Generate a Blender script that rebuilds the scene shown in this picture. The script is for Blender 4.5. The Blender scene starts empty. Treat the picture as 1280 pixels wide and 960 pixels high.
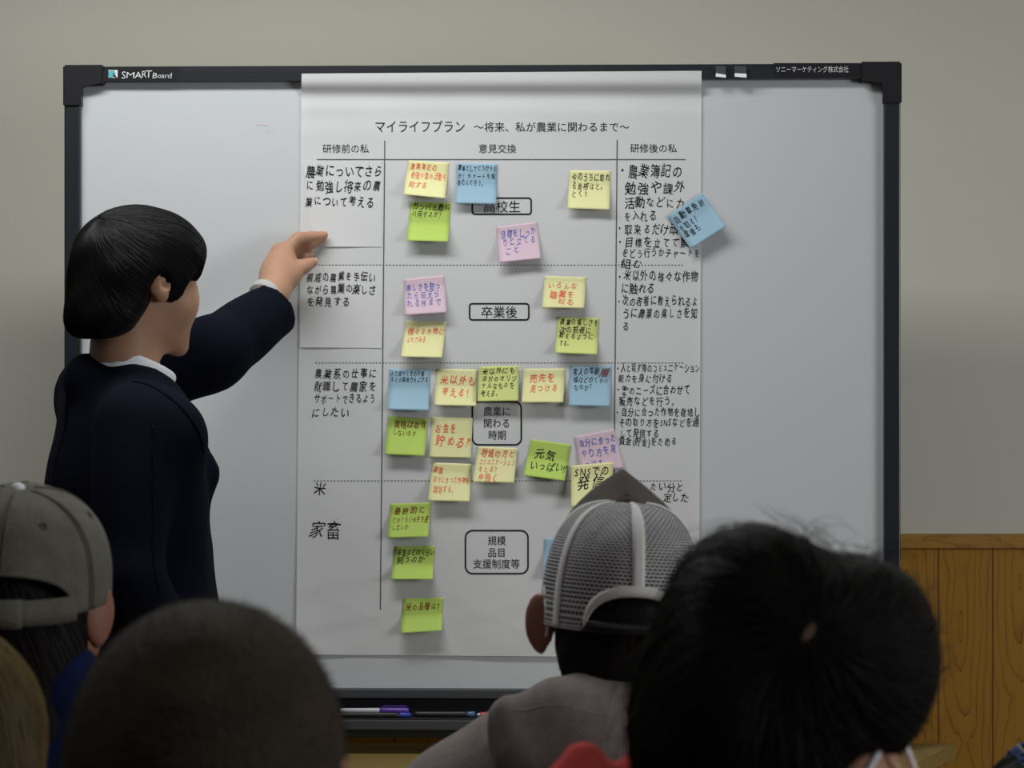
import bpy, bmesh, math, random
import numpy as np
from mathutils import Vector, Matrix
from mathutils.bvhtree import BVHTree

rnd = random.Random(7)
SC = bpy.context.scene
COL = SC.collection

# ------------------------------------------------------------------ camera
F = 2814.0                      # focal length in pixels of the 1280x960 frame
CAMZ = 1.38
cam = bpy.data.cameras.new('camera')
cam.sensor_width = 36.0
cam.lens = F / 1280 * 36
cam.dof.use_dof = True
cam.dof.focus_distance = 4.1
cam.dof.aperture_fstop = 11.0
cam.clip_start = 0.05
camo = bpy.data.objects.new('camera', cam)
camo.location = (0, 0, CAMZ)
camo.rotation_euler = (math.pi / 2, 0, 0)
COL.objects.link(camo)
SC.camera = camo

# ------------------------------------------------------------------ light
SC.view_settings.view_transform = 'Standard'
SC.view_settings.look = 'None'
SC.view_settings.exposure = 0.0
SC.view_settings.gamma = 1.0
SC.view_settings.use_curve_mapping = False
world = bpy.data.worlds.new('world'); SC.world = world
world.use_nodes = True
world.node_tree.nodes['Background'].inputs[0].default_value = (0.80, 0.86, 1.0, 1)
world.node_tree.nodes['Background'].inputs[1].default_value = 0.05


def area(name, loc, sx, sy, power, color, rot=(0, 0, 0)):
    l = bpy.data.lights.new(name, 'AREA'); l.shape = 'RECTANGLE'
    l.size = sx; l.size_y = sy; l.energy = power; l.color = color
    o = bpy.data.objects.new(name, l); o.location = loc; o.rotation_euler = rot
    COL.objects.link(o)
    return o


area('ceiling_lamp_row', (-0.62, 3.42, 2.66), 1.6, 0.30, 28, (0.985, 1.0, 0.985))
area('window_light_right', (3.7, 1.3, 1.75), 1.5, 1.2, 60, (0.97, 0.99, 1.0), (math.radians(90), 0, math.radians(90 - 38)))
area('ceiling_lamp_row_rear', (0.0, 0.9, 2.66), 4.8, 0.30, 9, (1.0, 0.99, 0.97))

# ------------------------------------------------------------------ basics


def link(o, parent=None):
    COL.objects.link(o)
    if parent is not None:
        o.parent = parent
        o.matrix_parent_inverse = Matrix.Identity(4)
    return o


def mesh_obj(name, verts, faces, mat, parent=None, smooth=True):
    me = bpy.data.meshes.new(name)
    me.from_pydata([tuple(v) for v in verts], [], [tuple(f) for f in faces])
    me.update()
    if smooth and len(me.polygons):
        me.polygons.foreach_set('use_smooth', [True] * len(me.polygons))
    if mat:
        me.materials.append(mat)
    return link(bpy.data.objects.new(name, me), parent)


def bm_obj(name, bm, mat, parent=None, smooth=False):
    me = bpy.data.meshes.new(name)
    bmesh.ops.recalc_face_normals(bm, faces=bm.faces)
    bm.to_mesh(me); bm.free()
    if smooth:
        me.polygons.foreach_set('use_smooth', [True] * len(me.polygons))
    if mat:
        me.materials.append(mat)
    return link(bpy.data.objects.new(name, me), parent)


def tag(o, label, cat, group=None, kind=None):
    o['label'] = label; o['category'] = cat
    if group: o['group'] = group
    if kind: o['kind'] = kind
    return o


def structure(o):
    o['kind'] = 'structure'
    return o


def add_box(bm, x0, x1, y0, y1, z0, z1, bev=0.0):
    vs = [bm.verts.new((x, y, z)) for x in (x0, x1) for y in (y0, y1) for z in (z0, z1)]
    fs = [(0, 1, 3, 2), (4, 6, 7, 5), (0, 4, 5, 1), (2, 3, 7, 6), (0, 2, 6, 4), (1, 5, 7, 3)]
    faces = [bm.faces.new([vs[i] for i in f]) for f in fs]
    bmesh.ops.recalc_face_normals(bm, faces=faces)
    if bev > 0:
        es = set(e for f in faces for e in f.edges)
        bmesh.ops.bevel(bm, geom=list(es), offset=bev, segments=2, affect='EDGES', profile=0.5)


def box_obj(name, b, mat, parent=None, bev=0.0):
    bm = bmesh.new(); add_box(bm, *b, bev=bev)
    return bm_obj(name, bm, mat, parent)


def tube_data(pts, radii, n=10, cap=True):
    """verts, faces of a tube through pts"""
    V, Fc = [], []
    pts = [Vector(p) for p in pts]
    up = Vector((0, 0, 1))
    prev = None
    for i, p in enumerate(pts):
        t = (pts[min(i + 1, len(pts) - 1)] - pts[max(i - 1, 0)]).normalized()
        a = prev if prev is not None else (up if abs(t.z) < 0.9 else Vector((1, 0, 0)))
        x = (a - t * a.dot(t)).normalized(); prev = x
        y = t.cross(x)
        r = radii[i] if hasattr(radii, '__len__') else radii
        for k in range(n):
            an = 2 * math.pi * k / n
            V.append(p + (x * math.cos(an) + y * math.sin(an)) * r)
    for i in range(len(pts) - 1):
        for k in range(n):
            a = i * n + k; b = i * n + (k + 1) % n
            Fc.append((a, b, b + n, a + n))
    if cap:
        Fc.append(tuple(range(n - 1, -1, -1)))
        Fc.append(tuple(range((len(pts) - 1) * n, len(pts) * n)))
    return V, Fc


def tube_obj(name, pts, radii, mat, parent=None, n=12):
    V, Fc = tube_data(pts, radii, n)
    return mesh_obj(name, V, Fc, mat, parent)


# ------------------------------------------------------------------ materials
def lin(c):
    return tuple(((v / 255) / 12.92 if v / 255 <= 0.04045 else ((v / 255 + 0.055) / 1.055) ** 2.4) for v in c)


def mat(name, color, rough=0.6, spec=0.3, metal=0.0, noise=0.0, nscale=8.0, bump=0.0, bscale=60.0,
        sheen=0.0, trans=0.0, sss=0.0, emis=None):
    m = bpy.data.materials.new(name); m.use_nodes = True
    nt = m.node_tree; b = nt.nodes['Principled BSDF']
    b.inputs['Base Color'].default_value = (*color, 1)
    b.inputs['Roughness'].default_value = rough
    b.inputs['Specular IOR Level'].default_value = spec
    b.inputs['Metallic'].default_value = metal
    if sheen:
        b.inputs['Sheen Weight'].default_value = sheen
    if sss:
        b.inputs['Subsurface Weight'].default_value = sss
        b.inputs['Subsurface Radius'].default_value = (0.012, 0.004, 0.002)
        b.inputs['Subsurface Scale'].default_value = 1.0
    if noise or bump:
        tc = nt.nodes.new('ShaderNodeTexCoord')
    if noise:
        n = nt.nodes.new('ShaderNodeTexNoise'); n.inputs['Scale'].default_value = nscale
        n.inputs['Detail'].default_value = 5
        nt.links.new(tc.outputs['Object'], n.inputs['Vector'])
        r = nt.nodes.new('ShaderNodeMapRange')
        r.inputs[1].default_value = 0.3; r.inputs[2].default_value = 0.7
        r.inputs[3].default_value = 1 - noise; r.inputs[4].default_value = 1 + noise
        nt.links.new(n.outputs['Fac'], r.inputs[0])
        mx = nt.nodes.new('ShaderNodeVectorMath'); mx.operation = 'SCALE'
        mx.inputs[0].default_value = color
        nt.links.new(r.outputs[0], mx.inputs['Scale'])
        nt.links.new(mx.outputs[0], b.inputs['Base Color'])
    if bump:
        n2 = nt.nodes.new('ShaderNodeTexNoise'); n2.inputs['Scale'].default_value = bscale
        n2.inputs['Detail'].default_value = 4
        nt.links.new(tc.outputs['Object'], n2.inputs['Vector'])
        bp = nt.nodes.new('ShaderNodeBump'); bp.inputs['Strength'].default_value = bump
        bp.inputs['Distance'].default_value = 0.004
        nt.links.new(n2.outputs['Fac'], bp.inputs['Height'])
        nt.links.new(bp.outputs[0], b.inputs['Normal'])
    if trans:
        out = nt.nodes['Material Output']
        t = nt.nodes.new('ShaderNodeBsdfTranslucent'); t.inputs[0].default_value = (*color, 1)
        mix = nt.nodes.new('ShaderNodeMixShader'); mix.inputs[0].default_value = trans
        nt.links.new(b.outputs[0], mix.inputs[1]); nt.links.new(t.outputs[0], mix.inputs[2])
        nt.links.new(mix.outputs[0], out.inputs[0])
    return m


def wood_material(name, light, dark, board=0.115, offset=0.0, vertical=True):
    """cedar boards: nested cathedral grain per board, dark joints"""
    m = bpy.data.materials.new(name); m.use_nodes = True
    nt = m.node_tree; b = nt.nodes['Principled BSDF']
    N, L = nt.nodes, nt.links

    def math_(op, a, bb=None, c=None):
        n = N.new('ShaderNodeMath'); n.operation = op
        for i, v in enumerate((a, bb, c)):
            if v is None: continue
            if isinstance(v, (int, float)): n.inputs[i].default_value = v
            else: L.new(v, n.inputs[i])
        return n.outputs[0]
    tc = N.new('ShaderNodeTexCoord'); sp = N.new('ShaderNodeSeparateXYZ')
    L.new(tc.outputs['Object'], sp.inputs[0])
    x = sp.outputs[0] if vertical else sp.outputs[2]
    z = sp.outputs[2] if vertical else sp.outputs[0]
    xs = math_('DIVIDE', math_('ADD', x, offset), board)
    idx = math_('FLOOR', xs)
    fx = math_('SUBTRACT', math_('FRACT', xs), 0.5)
    wn = N.new('ShaderNodeTexWhiteNoise'); wn.noise_dimensions = '1D'; L.new(idx, wn.inputs['W'])
    rv = wn.outputs['Value']
    cmb = N.new('ShaderNodeCombineXYZ')
    L.new(math_('MULTIPLY', x, 7.0), cmb.inputs[0]); L.new(math_('MULTIPLY', z, 1.6), cmb.inputs[2])
    L.new(math_('MULTIPLY', rv, 30.0), cmb.inputs[1])
    ns = N.new('ShaderNodeTexNoise'); ns.inputs['Scale'].default_value = 2.2; ns.inputs['Detail'].default_value = 3
    L.new(cmb.outputs[0], ns.inputs['Vector'])
    zz = math_('ADD', z, math_('MULTIPLY', rv, 0.7))
    zc = math_('SUBTRACT', math_('PINGPONG', zz, 0.36), 0.12)
    rx = math_('MULTIPLY', math_('ADD', fx, math_('SUBTRACT', math_('MULTIPLY', rv, 0.6), 0.3)), 1.0)
    r2 = math_('ADD', math_('MULTIPLY', rx, rx), math_('MULTIPLY', math_('MULTIPLY', zc, zc), 2.2))
    r = math_('SQRT', r2)
    r = math_('ADD', r, math_('MULTIPLY', ns.outputs['Fac'], 0.42))
    ring = math_('FRACT', math_('MULTIPLY', r, 8.5))
    line = math_('POWER', ring, 9.0)
    # fine streaks
    cm2 = N.new('ShaderNodeCombineXYZ')
    L.new(math_('MULTIPLY', x, 160.0), cm2.inputs[0]); L.new(math_('MULTIPLY', z, 4.0), cm2.inputs[2])
    n2 = N.new('ShaderNodeTexNoise'); n2.inputs['Scale'].default_value = 1.0; n2.inputs['Detail'].default_value = 2
    L.new(cm2.outputs[0], n2.inputs['Vector'])
    fac = math_('ADD', math_('MULTIPLY', line, 0.75), math_('MULTIPLY', math_('SUBTRACT', n2.outputs['Fac'], 0.45), 0.5))
    joint = math_('GREATER_THAN', math_('ABSOLUTE', fx), 0.485)
    fac = math_('MAXIMUM', fac, math_('MULTIPLY', joint, 1.25))
    fac = math_('ADD', fac, math_('MULTIPLY', math_('SUBTRACT', rv, 0.5), 0.18))
    ramp = N.new('ShaderNodeMix'); ramp.data_type = 'RGBA'; ramp.clamp_factor = True
    ramp.inputs[6].default_value = (*light, 1); ramp.inputs[7].default_value = (*dark, 1)
    L.new(fac, ramp.inputs[0]); L.new(ramp.outputs[2], b.inputs['Base Color'])
    b.inputs['Roughness'].default_value = 0.5
    b.inputs['Specular IOR Level'].default_value = 0.25
    return m


M_wall = mat('wall_paint', (0.61, 0.595, 0.515), 0.9, 0.1, bump=0.15, bscale=260)
M_ceil = mat('ceiling_paint', (0.36, 0.36, 0.34), 0.9, 0.1)
M_floor = mat('floor_vinyl', (0.09, 0.075, 0.06), 0.5, 0.3, noise=0.2, nscale=4)
M_wood = wood_material('cedar_boards', lin((166, 118, 34)), lin((104, 62, 14)), 0.1145, 0.019)
M_rail = wood_material('rail_wood', lin((172, 126, 56)), lin((132, 90, 34)), 0.5, 0.2, vertical=False)
M_desk = wood_material('desk_laminate', lin((132, 112, 64)), lin((118, 98, 54)), 0.9, 0.1, vertical=False)
M_black = mat('black_plastic', (0.010, 0.010, 0.012), 0.38, 0.45)
M_frame = mat('charcoal_frame', (0.016, 0.017, 0.022), 0.34, 0.5)
M_rail_grey = mat('grey_plastic', (0.055, 0.057, 0.062), 0.5, 0.4)
M_steel = mat('grey_steel', (0.25, 0.25, 0.26), 0.4, 0.5, metal=0.6)
M_board = mat('whiteboard_enamel', (0.56, 0.578, 0.595), 0.35, 0.35, bump=0.02, bscale=400)
M_paper = mat('chart_paper', (0.83, 0.835, 0.838), 0.8, 0.15, trans=0.30)
M_slip = mat('slip_paper', (0.81, 0.815, 0.818), 0.8, 0.15, trans=0.25)
M_ink = mat('black_ink', (0.012, 0.012, 0.014), 0.7, 0.1)
M_print = mat('printed_ink', (0.02, 0.02, 0.022), 0.8, 0.1)
M_line = mat('thin_grey_ink', (0.10, 0.10, 0.105), 0.8, 0.1)
M_red = mat('red_ink', (0.80, 0.13, 0.07), 0.7, 0.1)
M_blue = mat('blue_ink', (0.10, 0.16, 0.50), 0.7, 0.1)
M_brown = mat('brown_ink', (0.22, 0.055, 0.02), 0.7, 0.1)
M_white_ink = mat('white_print', (0.72, 0.73, 0.74), 0.6, 0.2)
M_teal = mat('teal_print', (0.12, 0.42, 0.45), 0.6, 0.2)
NOTE = {
    'pale': mat('pale_yellow_note', (0.88, 0.86, 0.46), 0.85, 0.1, trans=0.12),
    'lime': mat('lime_green_note', (0.52, 0.70, 0.16), 0.85, 0.1, trans=0.12),
    'yg': mat('yellow_green_note', (0.70, 0.77, 0.28), 0.85, 0.1, trans=0.12),
    'blue': mat('sky_blue_note', (0.36, 0.55, 0.68), 0.85, 0.1, trans=0.12),
    'pink': mat('pink_note', (0.76, 0.58, 0.67), 0.85, 0.1, trans=0.12),
}
INK = {'k': M_ink, 'r': M_red, 'b': M_blue, 'n': M_brown}
M_skin = mat('skin', (0.42, 0.235, 0.15), 0.5, 0.35, noise=0.06, nscale=30, sss=0.25)
M_skin_dark = mat('skin_tan', (0.25, 0.105, 0.07), 0.5, 0.35, noise=0.06, nscale=30, sss=0.3)
M_hair = mat('black_hair', (0.007, 0.0065, 0.0065), 0.48, 0.16)
M_hair2 = mat('dark_hair', (0.010, 0.009, 0.0085), 0.55, 0.07)
M_blonde = mat('light_brown_hair', (0.085, 0.058, 0.022), 0.5, 0.15, noise=0.35, nscale=30)
M_buzz = mat('cropped_hair', (0.030, 0.022, 0.015), 0.75, 0.15, noise=0.4, nscale=22, bump=0.8, bscale=260)
M_stub = mat('stubble_hair', (0.018, 0.014, 0.012), 0.6, 0.2)
M_navy = mat('navy_wool', (0.0032, 0.0039, 0.0095), 0.9, 0.06, bump=0.25, bscale=500)
M_shirt = mat('white_shirt', (0.72, 0.76, 0.80), 0.8, 0.15)
M_wrist = mat('grey_band', (0.42, 0.42, 0.40), 0.7, 0.2)
M_trouser = mat('dark_trousers', (0.02, 0.02, 0.025), 0.9, 0.1)
M_shoe = mat('black_shoe', (0.01, 0.01, 0.01), 0.4, 0.4)
M_taupe = mat('taupe_fleece', (0.205, 0.178, 0.168), 0.95, 0.08, noise=0.12, nscale=70, bump=0.3, bscale=500)
M_redfleece = mat('coral_fleece', (0.74, 0.11, 0.10), 0.95, 0.08, noise=0.1, nscale=60, bump=0.3, bscale=500)
M_bluejacket = mat('blue_denim_jacket', (0.006, 0.012, 0.050), 0.9, 0.1, noise=0.2, nscale=50)
M_darkcoat = mat('dark_coat', (0.012, 0.012, 0.014), 0.9, 0.1)
M_capgrey = mat('washed_grey_cotton', (0.115, 0.112, 0.092), 0.92, 0.08, noise=0.16, nscale=45, bump=0.4, bscale=300)
M_capstitch = mat('grey_stitching', (0.09, 0.087, 0.072), 0.9, 0.1)
M_captaupe = mat('charcoal_twill', (0.075, 0.066, 0.062), 0.9, 0.1, bump=0.3, bscale=500)
M_tape = mat('white_tape', (0.62, 0.62, 0.60), 0.85, 0.1, bump=0.3, bscale=500)
M_denim = mat('blue_denim', (0.045, 0.075, 0.16), 0.9, 0.1, noise=0.35, nscale=120, bump=0.4, bscale=400)
M_stitch = mat('pale_stitching', (0.42, 0.42, 0.42), 0.8, 0.1)
M_mask = mat('white_mask', (0.78, 0.80, 0.83), 0.8, 0.15)
M_eye = mat('eye_white', (0.75, 0.73, 0.70), 0.2, 0.5)
M_iris = mat('dark_iris', (0.02, 0.012, 0.008), 0.15, 0.6)
M_clipmetal = mat('steel_painted_glint', (0.9, 0.9, 0.92), 0.2, 0.8, metal=0.1)  # near-white colour stands in for the ceiling lamp's reflection on the steel jaws
M_purple = mat('purple_plastic', (0.09, 0.035, 0.30), 0.25, 0.5)
M_bluepl = mat('blue_plastic', (0.03, 0.06, 0.40), 0.25, 0.5)
M_tealpl = mat('slate_blue_plastic', (0.06, 0.14, 0.25), 0.3, 0.5)
M_redpl = mat('red_plastic', (0.55, 0.025, 0.03), 0.25, 0.5)
M_clearpl = mat('clear_barrel', (0.45, 0.45, 0.50), 0.2, 0.6)
M_penblack = mat('black_barrel', (0.025, 0.025, 0.025), 0.4, 0.4)


def net_material(name, color):
    """polyester netting: rows of small holes"""
    m = bpy.data.materials.new(name); m.use_nodes = True
    nt = m.node_tree; N, L = nt.nodes, nt.links
    b = N['Principled BSDF']; b.inputs['Base Color'].default_value = (*color, 1)
    b.inputs['Roughness'].default_value = 0.8; b.inputs['Specular IOR Level'].default_value = 0.15
    uv = N.new('ShaderNodeUVMap'); sp = N.new('ShaderNodeSeparateXYZ'); L.new(uv.outputs[0], sp.inputs[0])

    def mt(op, a, bb):
        n = N.new('ShaderNodeMath'); n.operation = op
        for i, v in enumerate((a, bb)):
            if isinstance(v, (int, float)): n.inputs[i].default_value = v
            else: L.new(v, n.inputs[i])
        return n.outputs[0]
    # uv in metres; rows 3.4 mm, holes 5 mm long, bricked
    rv = mt('DIVIDE', sp.outputs[1], 0.0036)
    row = mt('FLOOR', rv, 0); fv = mt('FRACT', rv, 0)
    sh = mt('MULTIPLY', mt('MODULO', row, 2.0), 0.5)
    fu = mt('FRACT', mt('ADD', mt('DIVIDE', sp.outputs[0], 0.0052), sh), 0)
    hv = mt('MULTIPLY', mt('GREATER_THAN', fv, 0.33), mt('LESS_THAN', fv, 0.98))
    hu = mt('MULTIPLY', mt('GREATER_THAN', fu, 0.08), mt('LESS_THAN', fu, 0.92))
    hole = mt('MULTIPLY', hv, hu)
    tr = N.new('ShaderNodeBsdfTransparent')
    mix = N.new('ShaderNodeMixShader')
    L.new(hole, mix.inputs[0]); L.new(b.outputs[0], mix.inputs[1]); L.new(tr.outputs[0], mix.inputs[2])
    L.new(mix.outputs[0], N['Material Output'].inputs[0])
    return m


M_net = net_material('white_netting', (0.56, 0.56, 0.57))

# ------------------------------------------------------------------ room
WALLY = 4.75
structure(box_obj('floor', (-4, 4, -1.2, WALLY + 0.1, -0.1, 0), M_floor))
structure(box_obj('ceiling', (-4, 4, -1.2, WALLY + 0.1, 2.7, 2.8), M_ceil))
structure(box_obj('wall_back', (-4, 4, WALLY, WALLY + 0.1, 0, 2.7), M_wall))
RAILZ = CAMZ - (668.3 - 480) / F * (WALLY - 0.03)
tr = structure(box_obj('trim_1', (-4, 4, WALLY - 0.014, WALLY, 0, RAILZ - 0.028), M_wood))
structure(box_obj('trim_2', (-4, 4, WALLY - 0.030, WALLY, RAILZ - 0.029, RAILZ), M_rail, bev=0.002))
structure(box_obj('baseboard_back', (-4, 4, WALLY - 0.03, WALLY - 0.014, 0, 0.09), M_rail, bev=0.003))

# ------------------------------------------------------------------ board plane
TH = math.radians(1.63)
P0 = Vector((-0.055, 4.2, 0))
EX = Vector((math.cos(TH), -math.sin(TH), 0))
NO = Vector((-math.sin(TH), -math.cos(TH), 0))
CAMP = Vector((0, 0, CAMZ))


def ray(u, v):
    return Vector(((u - 640) / F, 1.0, -(v - 480) / F))


def W(u, v, d):
    return CAMP + ray(u, v) * d


def bpt(u, v, off=0.0):
    r = ray(u, v)
    t = (off - (CAMP - P0).dot(NO)) / r.dot(NO)
    return CAMP + r * t


def sz(u, v, off=0.0):
    p = bpt(u, v, off)
    return ((p - P0).dot(EX), p.z)


# ------------------------------------------------------------------ the whiteboard
board = link(bpy.data.objects.new('whiteboard', None))
board.location = P0; board.rotation_euler = (0, 0, -TH)
tag(board, 'large white presentation board in a black frame on a stand, holding the paper chart', 'whiteboard')
FR = 0.016                                            # how far the frame stands proud
xl = sz(80, 480, FR)[0]; xr = sz(1126, 480, FR)[0]
xl2 = sz(100, 480, FR)[0]; xr2 = sz(1105.5, 480, FR)[0]
zt = 0.5 * (sz(80, 83, FR)[1] + sz(1126, 78, FR)[1]); zt2 = 0.5 * (sz(131, 102.5, FR)[1] + sz(1075, 97.5, FR)[1])
zb = sz(530, 861.5, FR)[1]; zb2 = sz(530, 873, FR)[1]
box_obj('writing_surface', (xl + 0.01, xr - 0.01, 0, 0.02, zb2, zt - 0.01), M_board, board)
bm = bmesh.new()
prof = [(-FR, zt2), (-FR, zt - 0.011), (-FR + 0.007, zt - 0.001), (-FR + 0.009, zt), (0.03, zt), (0.03, zt2)]
ea = [bm.verts.new((xl + 0.04, y, z)) for y, z in prof]; eb = [bm.verts.new((xr - 0.04, y, z)) for y, z in prof]
bm.faces.new(ea); bm.faces.new(eb[::-1])
for i in range(6): bm.faces.new((ea[i], ea[(i + 1) % 6], eb[(i + 1) % 6], eb[i]))
bm_obj('frame_bar', bm, M_frame, board)
box_obj('frame_bar', (xl, xl2, -FR, 0.03, zb2 - 0.04, zt - 0.03), M_frame, board, 0.003)
box_obj('frame_bar', (xr2, xr, -FR, 0.03, zb2 - 0.04, zt - 0.03), M_frame, board, 0.003)
box_obj('lower_rail', (xl2 - 0.002, xr2 + 0.002, -FR - 0.004, 0.03, zb2, zb), M_rail_grey, board, 0.002)
cl = 51 / 670
for sgn, xo in ((1, xl - 0.0015), (-1, xr + 0.0015)):
    bm = bmesh.new()
    wdt = 0.034
    xs = [0, cl, cl, wdt, wdt, 0]
    zs = [zt + 0.002, zt + 0.002, zt2 - 0.007, zt2 - 0.007, zt - cl, zt - cl]
    y0, y1 = -FR - 0.004, 0.034
    fr_ = [bm.verts.new((xo + sgn * x, y0, z)) for x, z in zip(xs, zs)]
    bk_ = [bm.verts.new((xo + sgn * x, y1, z)) for x, z in zip(xs, zs)]
    # L outline with mitre ridge: split front in two quads
    inner = fr_[3]; outer = fr_[0]
    bm.faces.new(fr_); bm.faces.new(bk_[::-1])
    for i in range(6):
        bm.faces.new((fr_[i], fr_[(i + 1) % 6], bk_[(i + 1) % 6], bk_[i]))
    bmesh.ops.bevel(bm, geom=[e for e in bm.edges], offset=0.003, segments=2, affect='EDGES')
    bm_obj('corner_cap', bm, M_black, board)
for sgn, xo in ((1, xl - 0.001), (-1, xr + 0.001)):
    x0, x1 = sorted((xo, xo + sgn * 0.033))
    box_obj('corner_cap', (x0, x1, -FR - 0.004, 0.034, zb2 - 0.09, zb2 - 0.03), M_black, board, 0.003)
# pen tray below the rail
TD = 0.075
zl1 = sz(530, 900, TD)[1]; zl0 = sz(530, 912.5, TD)[1]; zl00 = sz(530, 922, TD)[1]
zfloor = zl1 + 0.003
tray = box_obj('pen_tray', (xl2, xr2, -TD, 0.03, zfloor - 0.012, zfloor), M_black, board, 0.002)
box_obj('tray_back', (xl2, xr2, -0.010, 0.028, zfloor - 0.012, zb2 + 0.001), M_black, tray, 0.001)
box_obj('tray_lip', (xl2, xr2, -TD - 0.004, -TD + 0.004, zl0, zl1), M_rail_grey, tray, 0.002)
box_obj('tray_skirt', (xl2, xr2, -TD - 0.001, -TD + 0.010, zl00, zl0 + 0.001), M_black, tray, 0.002)
# stand: two posts on splayed feet with castors, behind the board
for sx in (xl + 0.12, xr - 0.12):
    post = box_obj('stand_post', (sx - 0.02, sx + 0.02, 0.12, 0.16, 0.1, 1.7), M_steel, board, 0.003)
    box_obj('stand_bracket', (sx - 0.015, sx + 0.015, 0.02, 0.125, 1.55, 1.60), M_steel, board, 0.002)
    box_obj('stand_bracket', (sx - 0.015, sx + 0.015, 0.02, 0.125, 0.85, 0.90), M_steel, board, 0.002)
    ft = box_obj('stand_foot', (sx - 0.025, sx + 0.025, -0.32, 0.45, 0.07, 0.11), M_steel, board, 0.004)
    for yy in (-0.28, 0.41):
        V, Fc = tube_data([(sx - 0.015, yy, 0.035), (sx + 0.015, yy, 0.035)], 0.035, 16)
        mesh_obj('castor', V, Fc, M_black, ft, smooth=False)
box_obj('stand_crossbar', (xl + 0.12, xr - 0.12, 0.125, 0.155, 0.13, 0.17), M_steel, board, 0.003)

# ------------------------------------------------------------------ lettering
GC = {}


def glyph(ch, weight=0.0, res=2):
    key = (ch, weight)
    if key in GC: return GC[key]
    c = bpy.data.curves.new('g', 'FONT'); c.body = ch; c.resolution_u = res; c.offset = weight
    o = bpy.data.objects.new('g', c); COL.objects.link(o)
    bpy.context.view_layer.update()
    dg = bpy.context.evaluated_depsgraph_get()
    me = bpy.data.meshes.new_from_object(o.evaluated_get(dg))
    v = np.array([(p.co.x, p.co.y) for p in me.vertices]).reshape(-1, 2)
    f = [tuple(p.vertices) for p in me.polygons]
    bpy.data.objects.remove(o); bpy.data.curves.remove(c); bpy.data.meshes.remove(me)
    GC[key] = (v, f)
    return GC[key]


def line_px(s, x0, x1, cy, h, hand=False, weight=0.0, slant=0.0, dy=0.0):
    """glyph geometry of one line in photo pixels: verts (u,v) and faces; dy = drop of the line's right end"""
    V, Fc = [], []
    items, adv = [], 0.0
    for ch in s:
        if ch in ' \u3000':
            adv += 0.5 if ch == ' ' else 1.0; continue
        v, f = glyph(ch, weight)
        if len(v) == 0: continue
        if ord(ch) < 0x2E00:
            w = v[:, 0].max() - v[:, 0].min(); off = -v[:, 0].min() + 0.05; a = w + 0.12
        else:
            off = 0.0; a = 1.0
        items.append((v, f, adv + off)); adv += a
    if adv == 0: return V, Fc
    kx = (x1 - x0) / adv
    for v, f, ax in items:
        q = v - np.array([0.47, 0.36])
        cx = ax + 0.47
        if hand:
            a = rnd.uniform(-0.15, 0.08); s_ = rnd.uniform(0.82, 1.06)
            w1, w2, w3 = rnd.uniform(0, 6), rnd.uniform(0, 6), rnd.uniform(-.16, .16)
            q = q + np.stack([0.03 * np.sin(q[:, 1] * 5 + w1) + w3 * q[:, 1], 0.03 * np.sin(q[:, 0] * 5 + w2)], 1)
            q = q @ np.array([[math.cos(a), math.sin(a)], [-math.sin(a), math.cos(a)]]) * s_
            q = q * np.array([rnd.uniform(0.85, 1.02), 1.0])
            cx += rnd.uniform(-0.04, 0.04); jy = rnd.uniform(-0.09, 0.09)
        else:
            jy = 0
        b = len(V)
        for (px, py) in q:
            X = (cx + px + slant * py) * kx
            V.append((x0 + X, cy - (py + jy) * h + dy * X / max(x1 - x0, 1e-6)))
        Fc += [tuple(i + b for i in t) for t in f]
    return V, Fc


def merge(parts):
    V, Fc = [], []
    for v, f in parts:
        b = len(V); V += v; Fc += [tuple(i + b for i in t) for t in f]
    return V, Fc


def face_cam(faces, verts):
    """turn glyph faces so that they look at the camera"""
    out = []
    for t in faces:
        a, b, c = verts[t[0]], verts[t[1]], verts[t[2]]
        n = (b - a).cross(c - a)
        out.append(t if n.dot(NO) >= 0 else tuple(reversed(t)))
    return out


def ink_obj(name, data, mapper, m, parent):
    V, Fc = data
    P = [mapper(u, v) for u, v in V]
    return mesh_obj(name, P, face_cam(Fc, P), m, parent, smooth=False)


def on_frame(off):
    return lambda u, v: bpt(u, v, off)


def to_local(o, parent):
    """world-space mesh -> parent's space"""
    o.data.transform(parent.matrix_world.inverted())


bpy.context.view_layer.update()


def frame_ink(name, data, m, off=FR + 0.0016):
    o = ink_obj(name, data, on_frame(off), m, board); to_local(o, board)
    return o


def quad_px(pts):
    return [tuple(p) for p in pts], [tuple(range(len(pts)))]


# name strip on the upper left of the frame
def panel(u0, v0, u1, v1, off, m, name):
    return frame_ink(name, quad_px([(u0, v0), (u1, v0), (u1, v1), (u0, v1)]), m, off)


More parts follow.
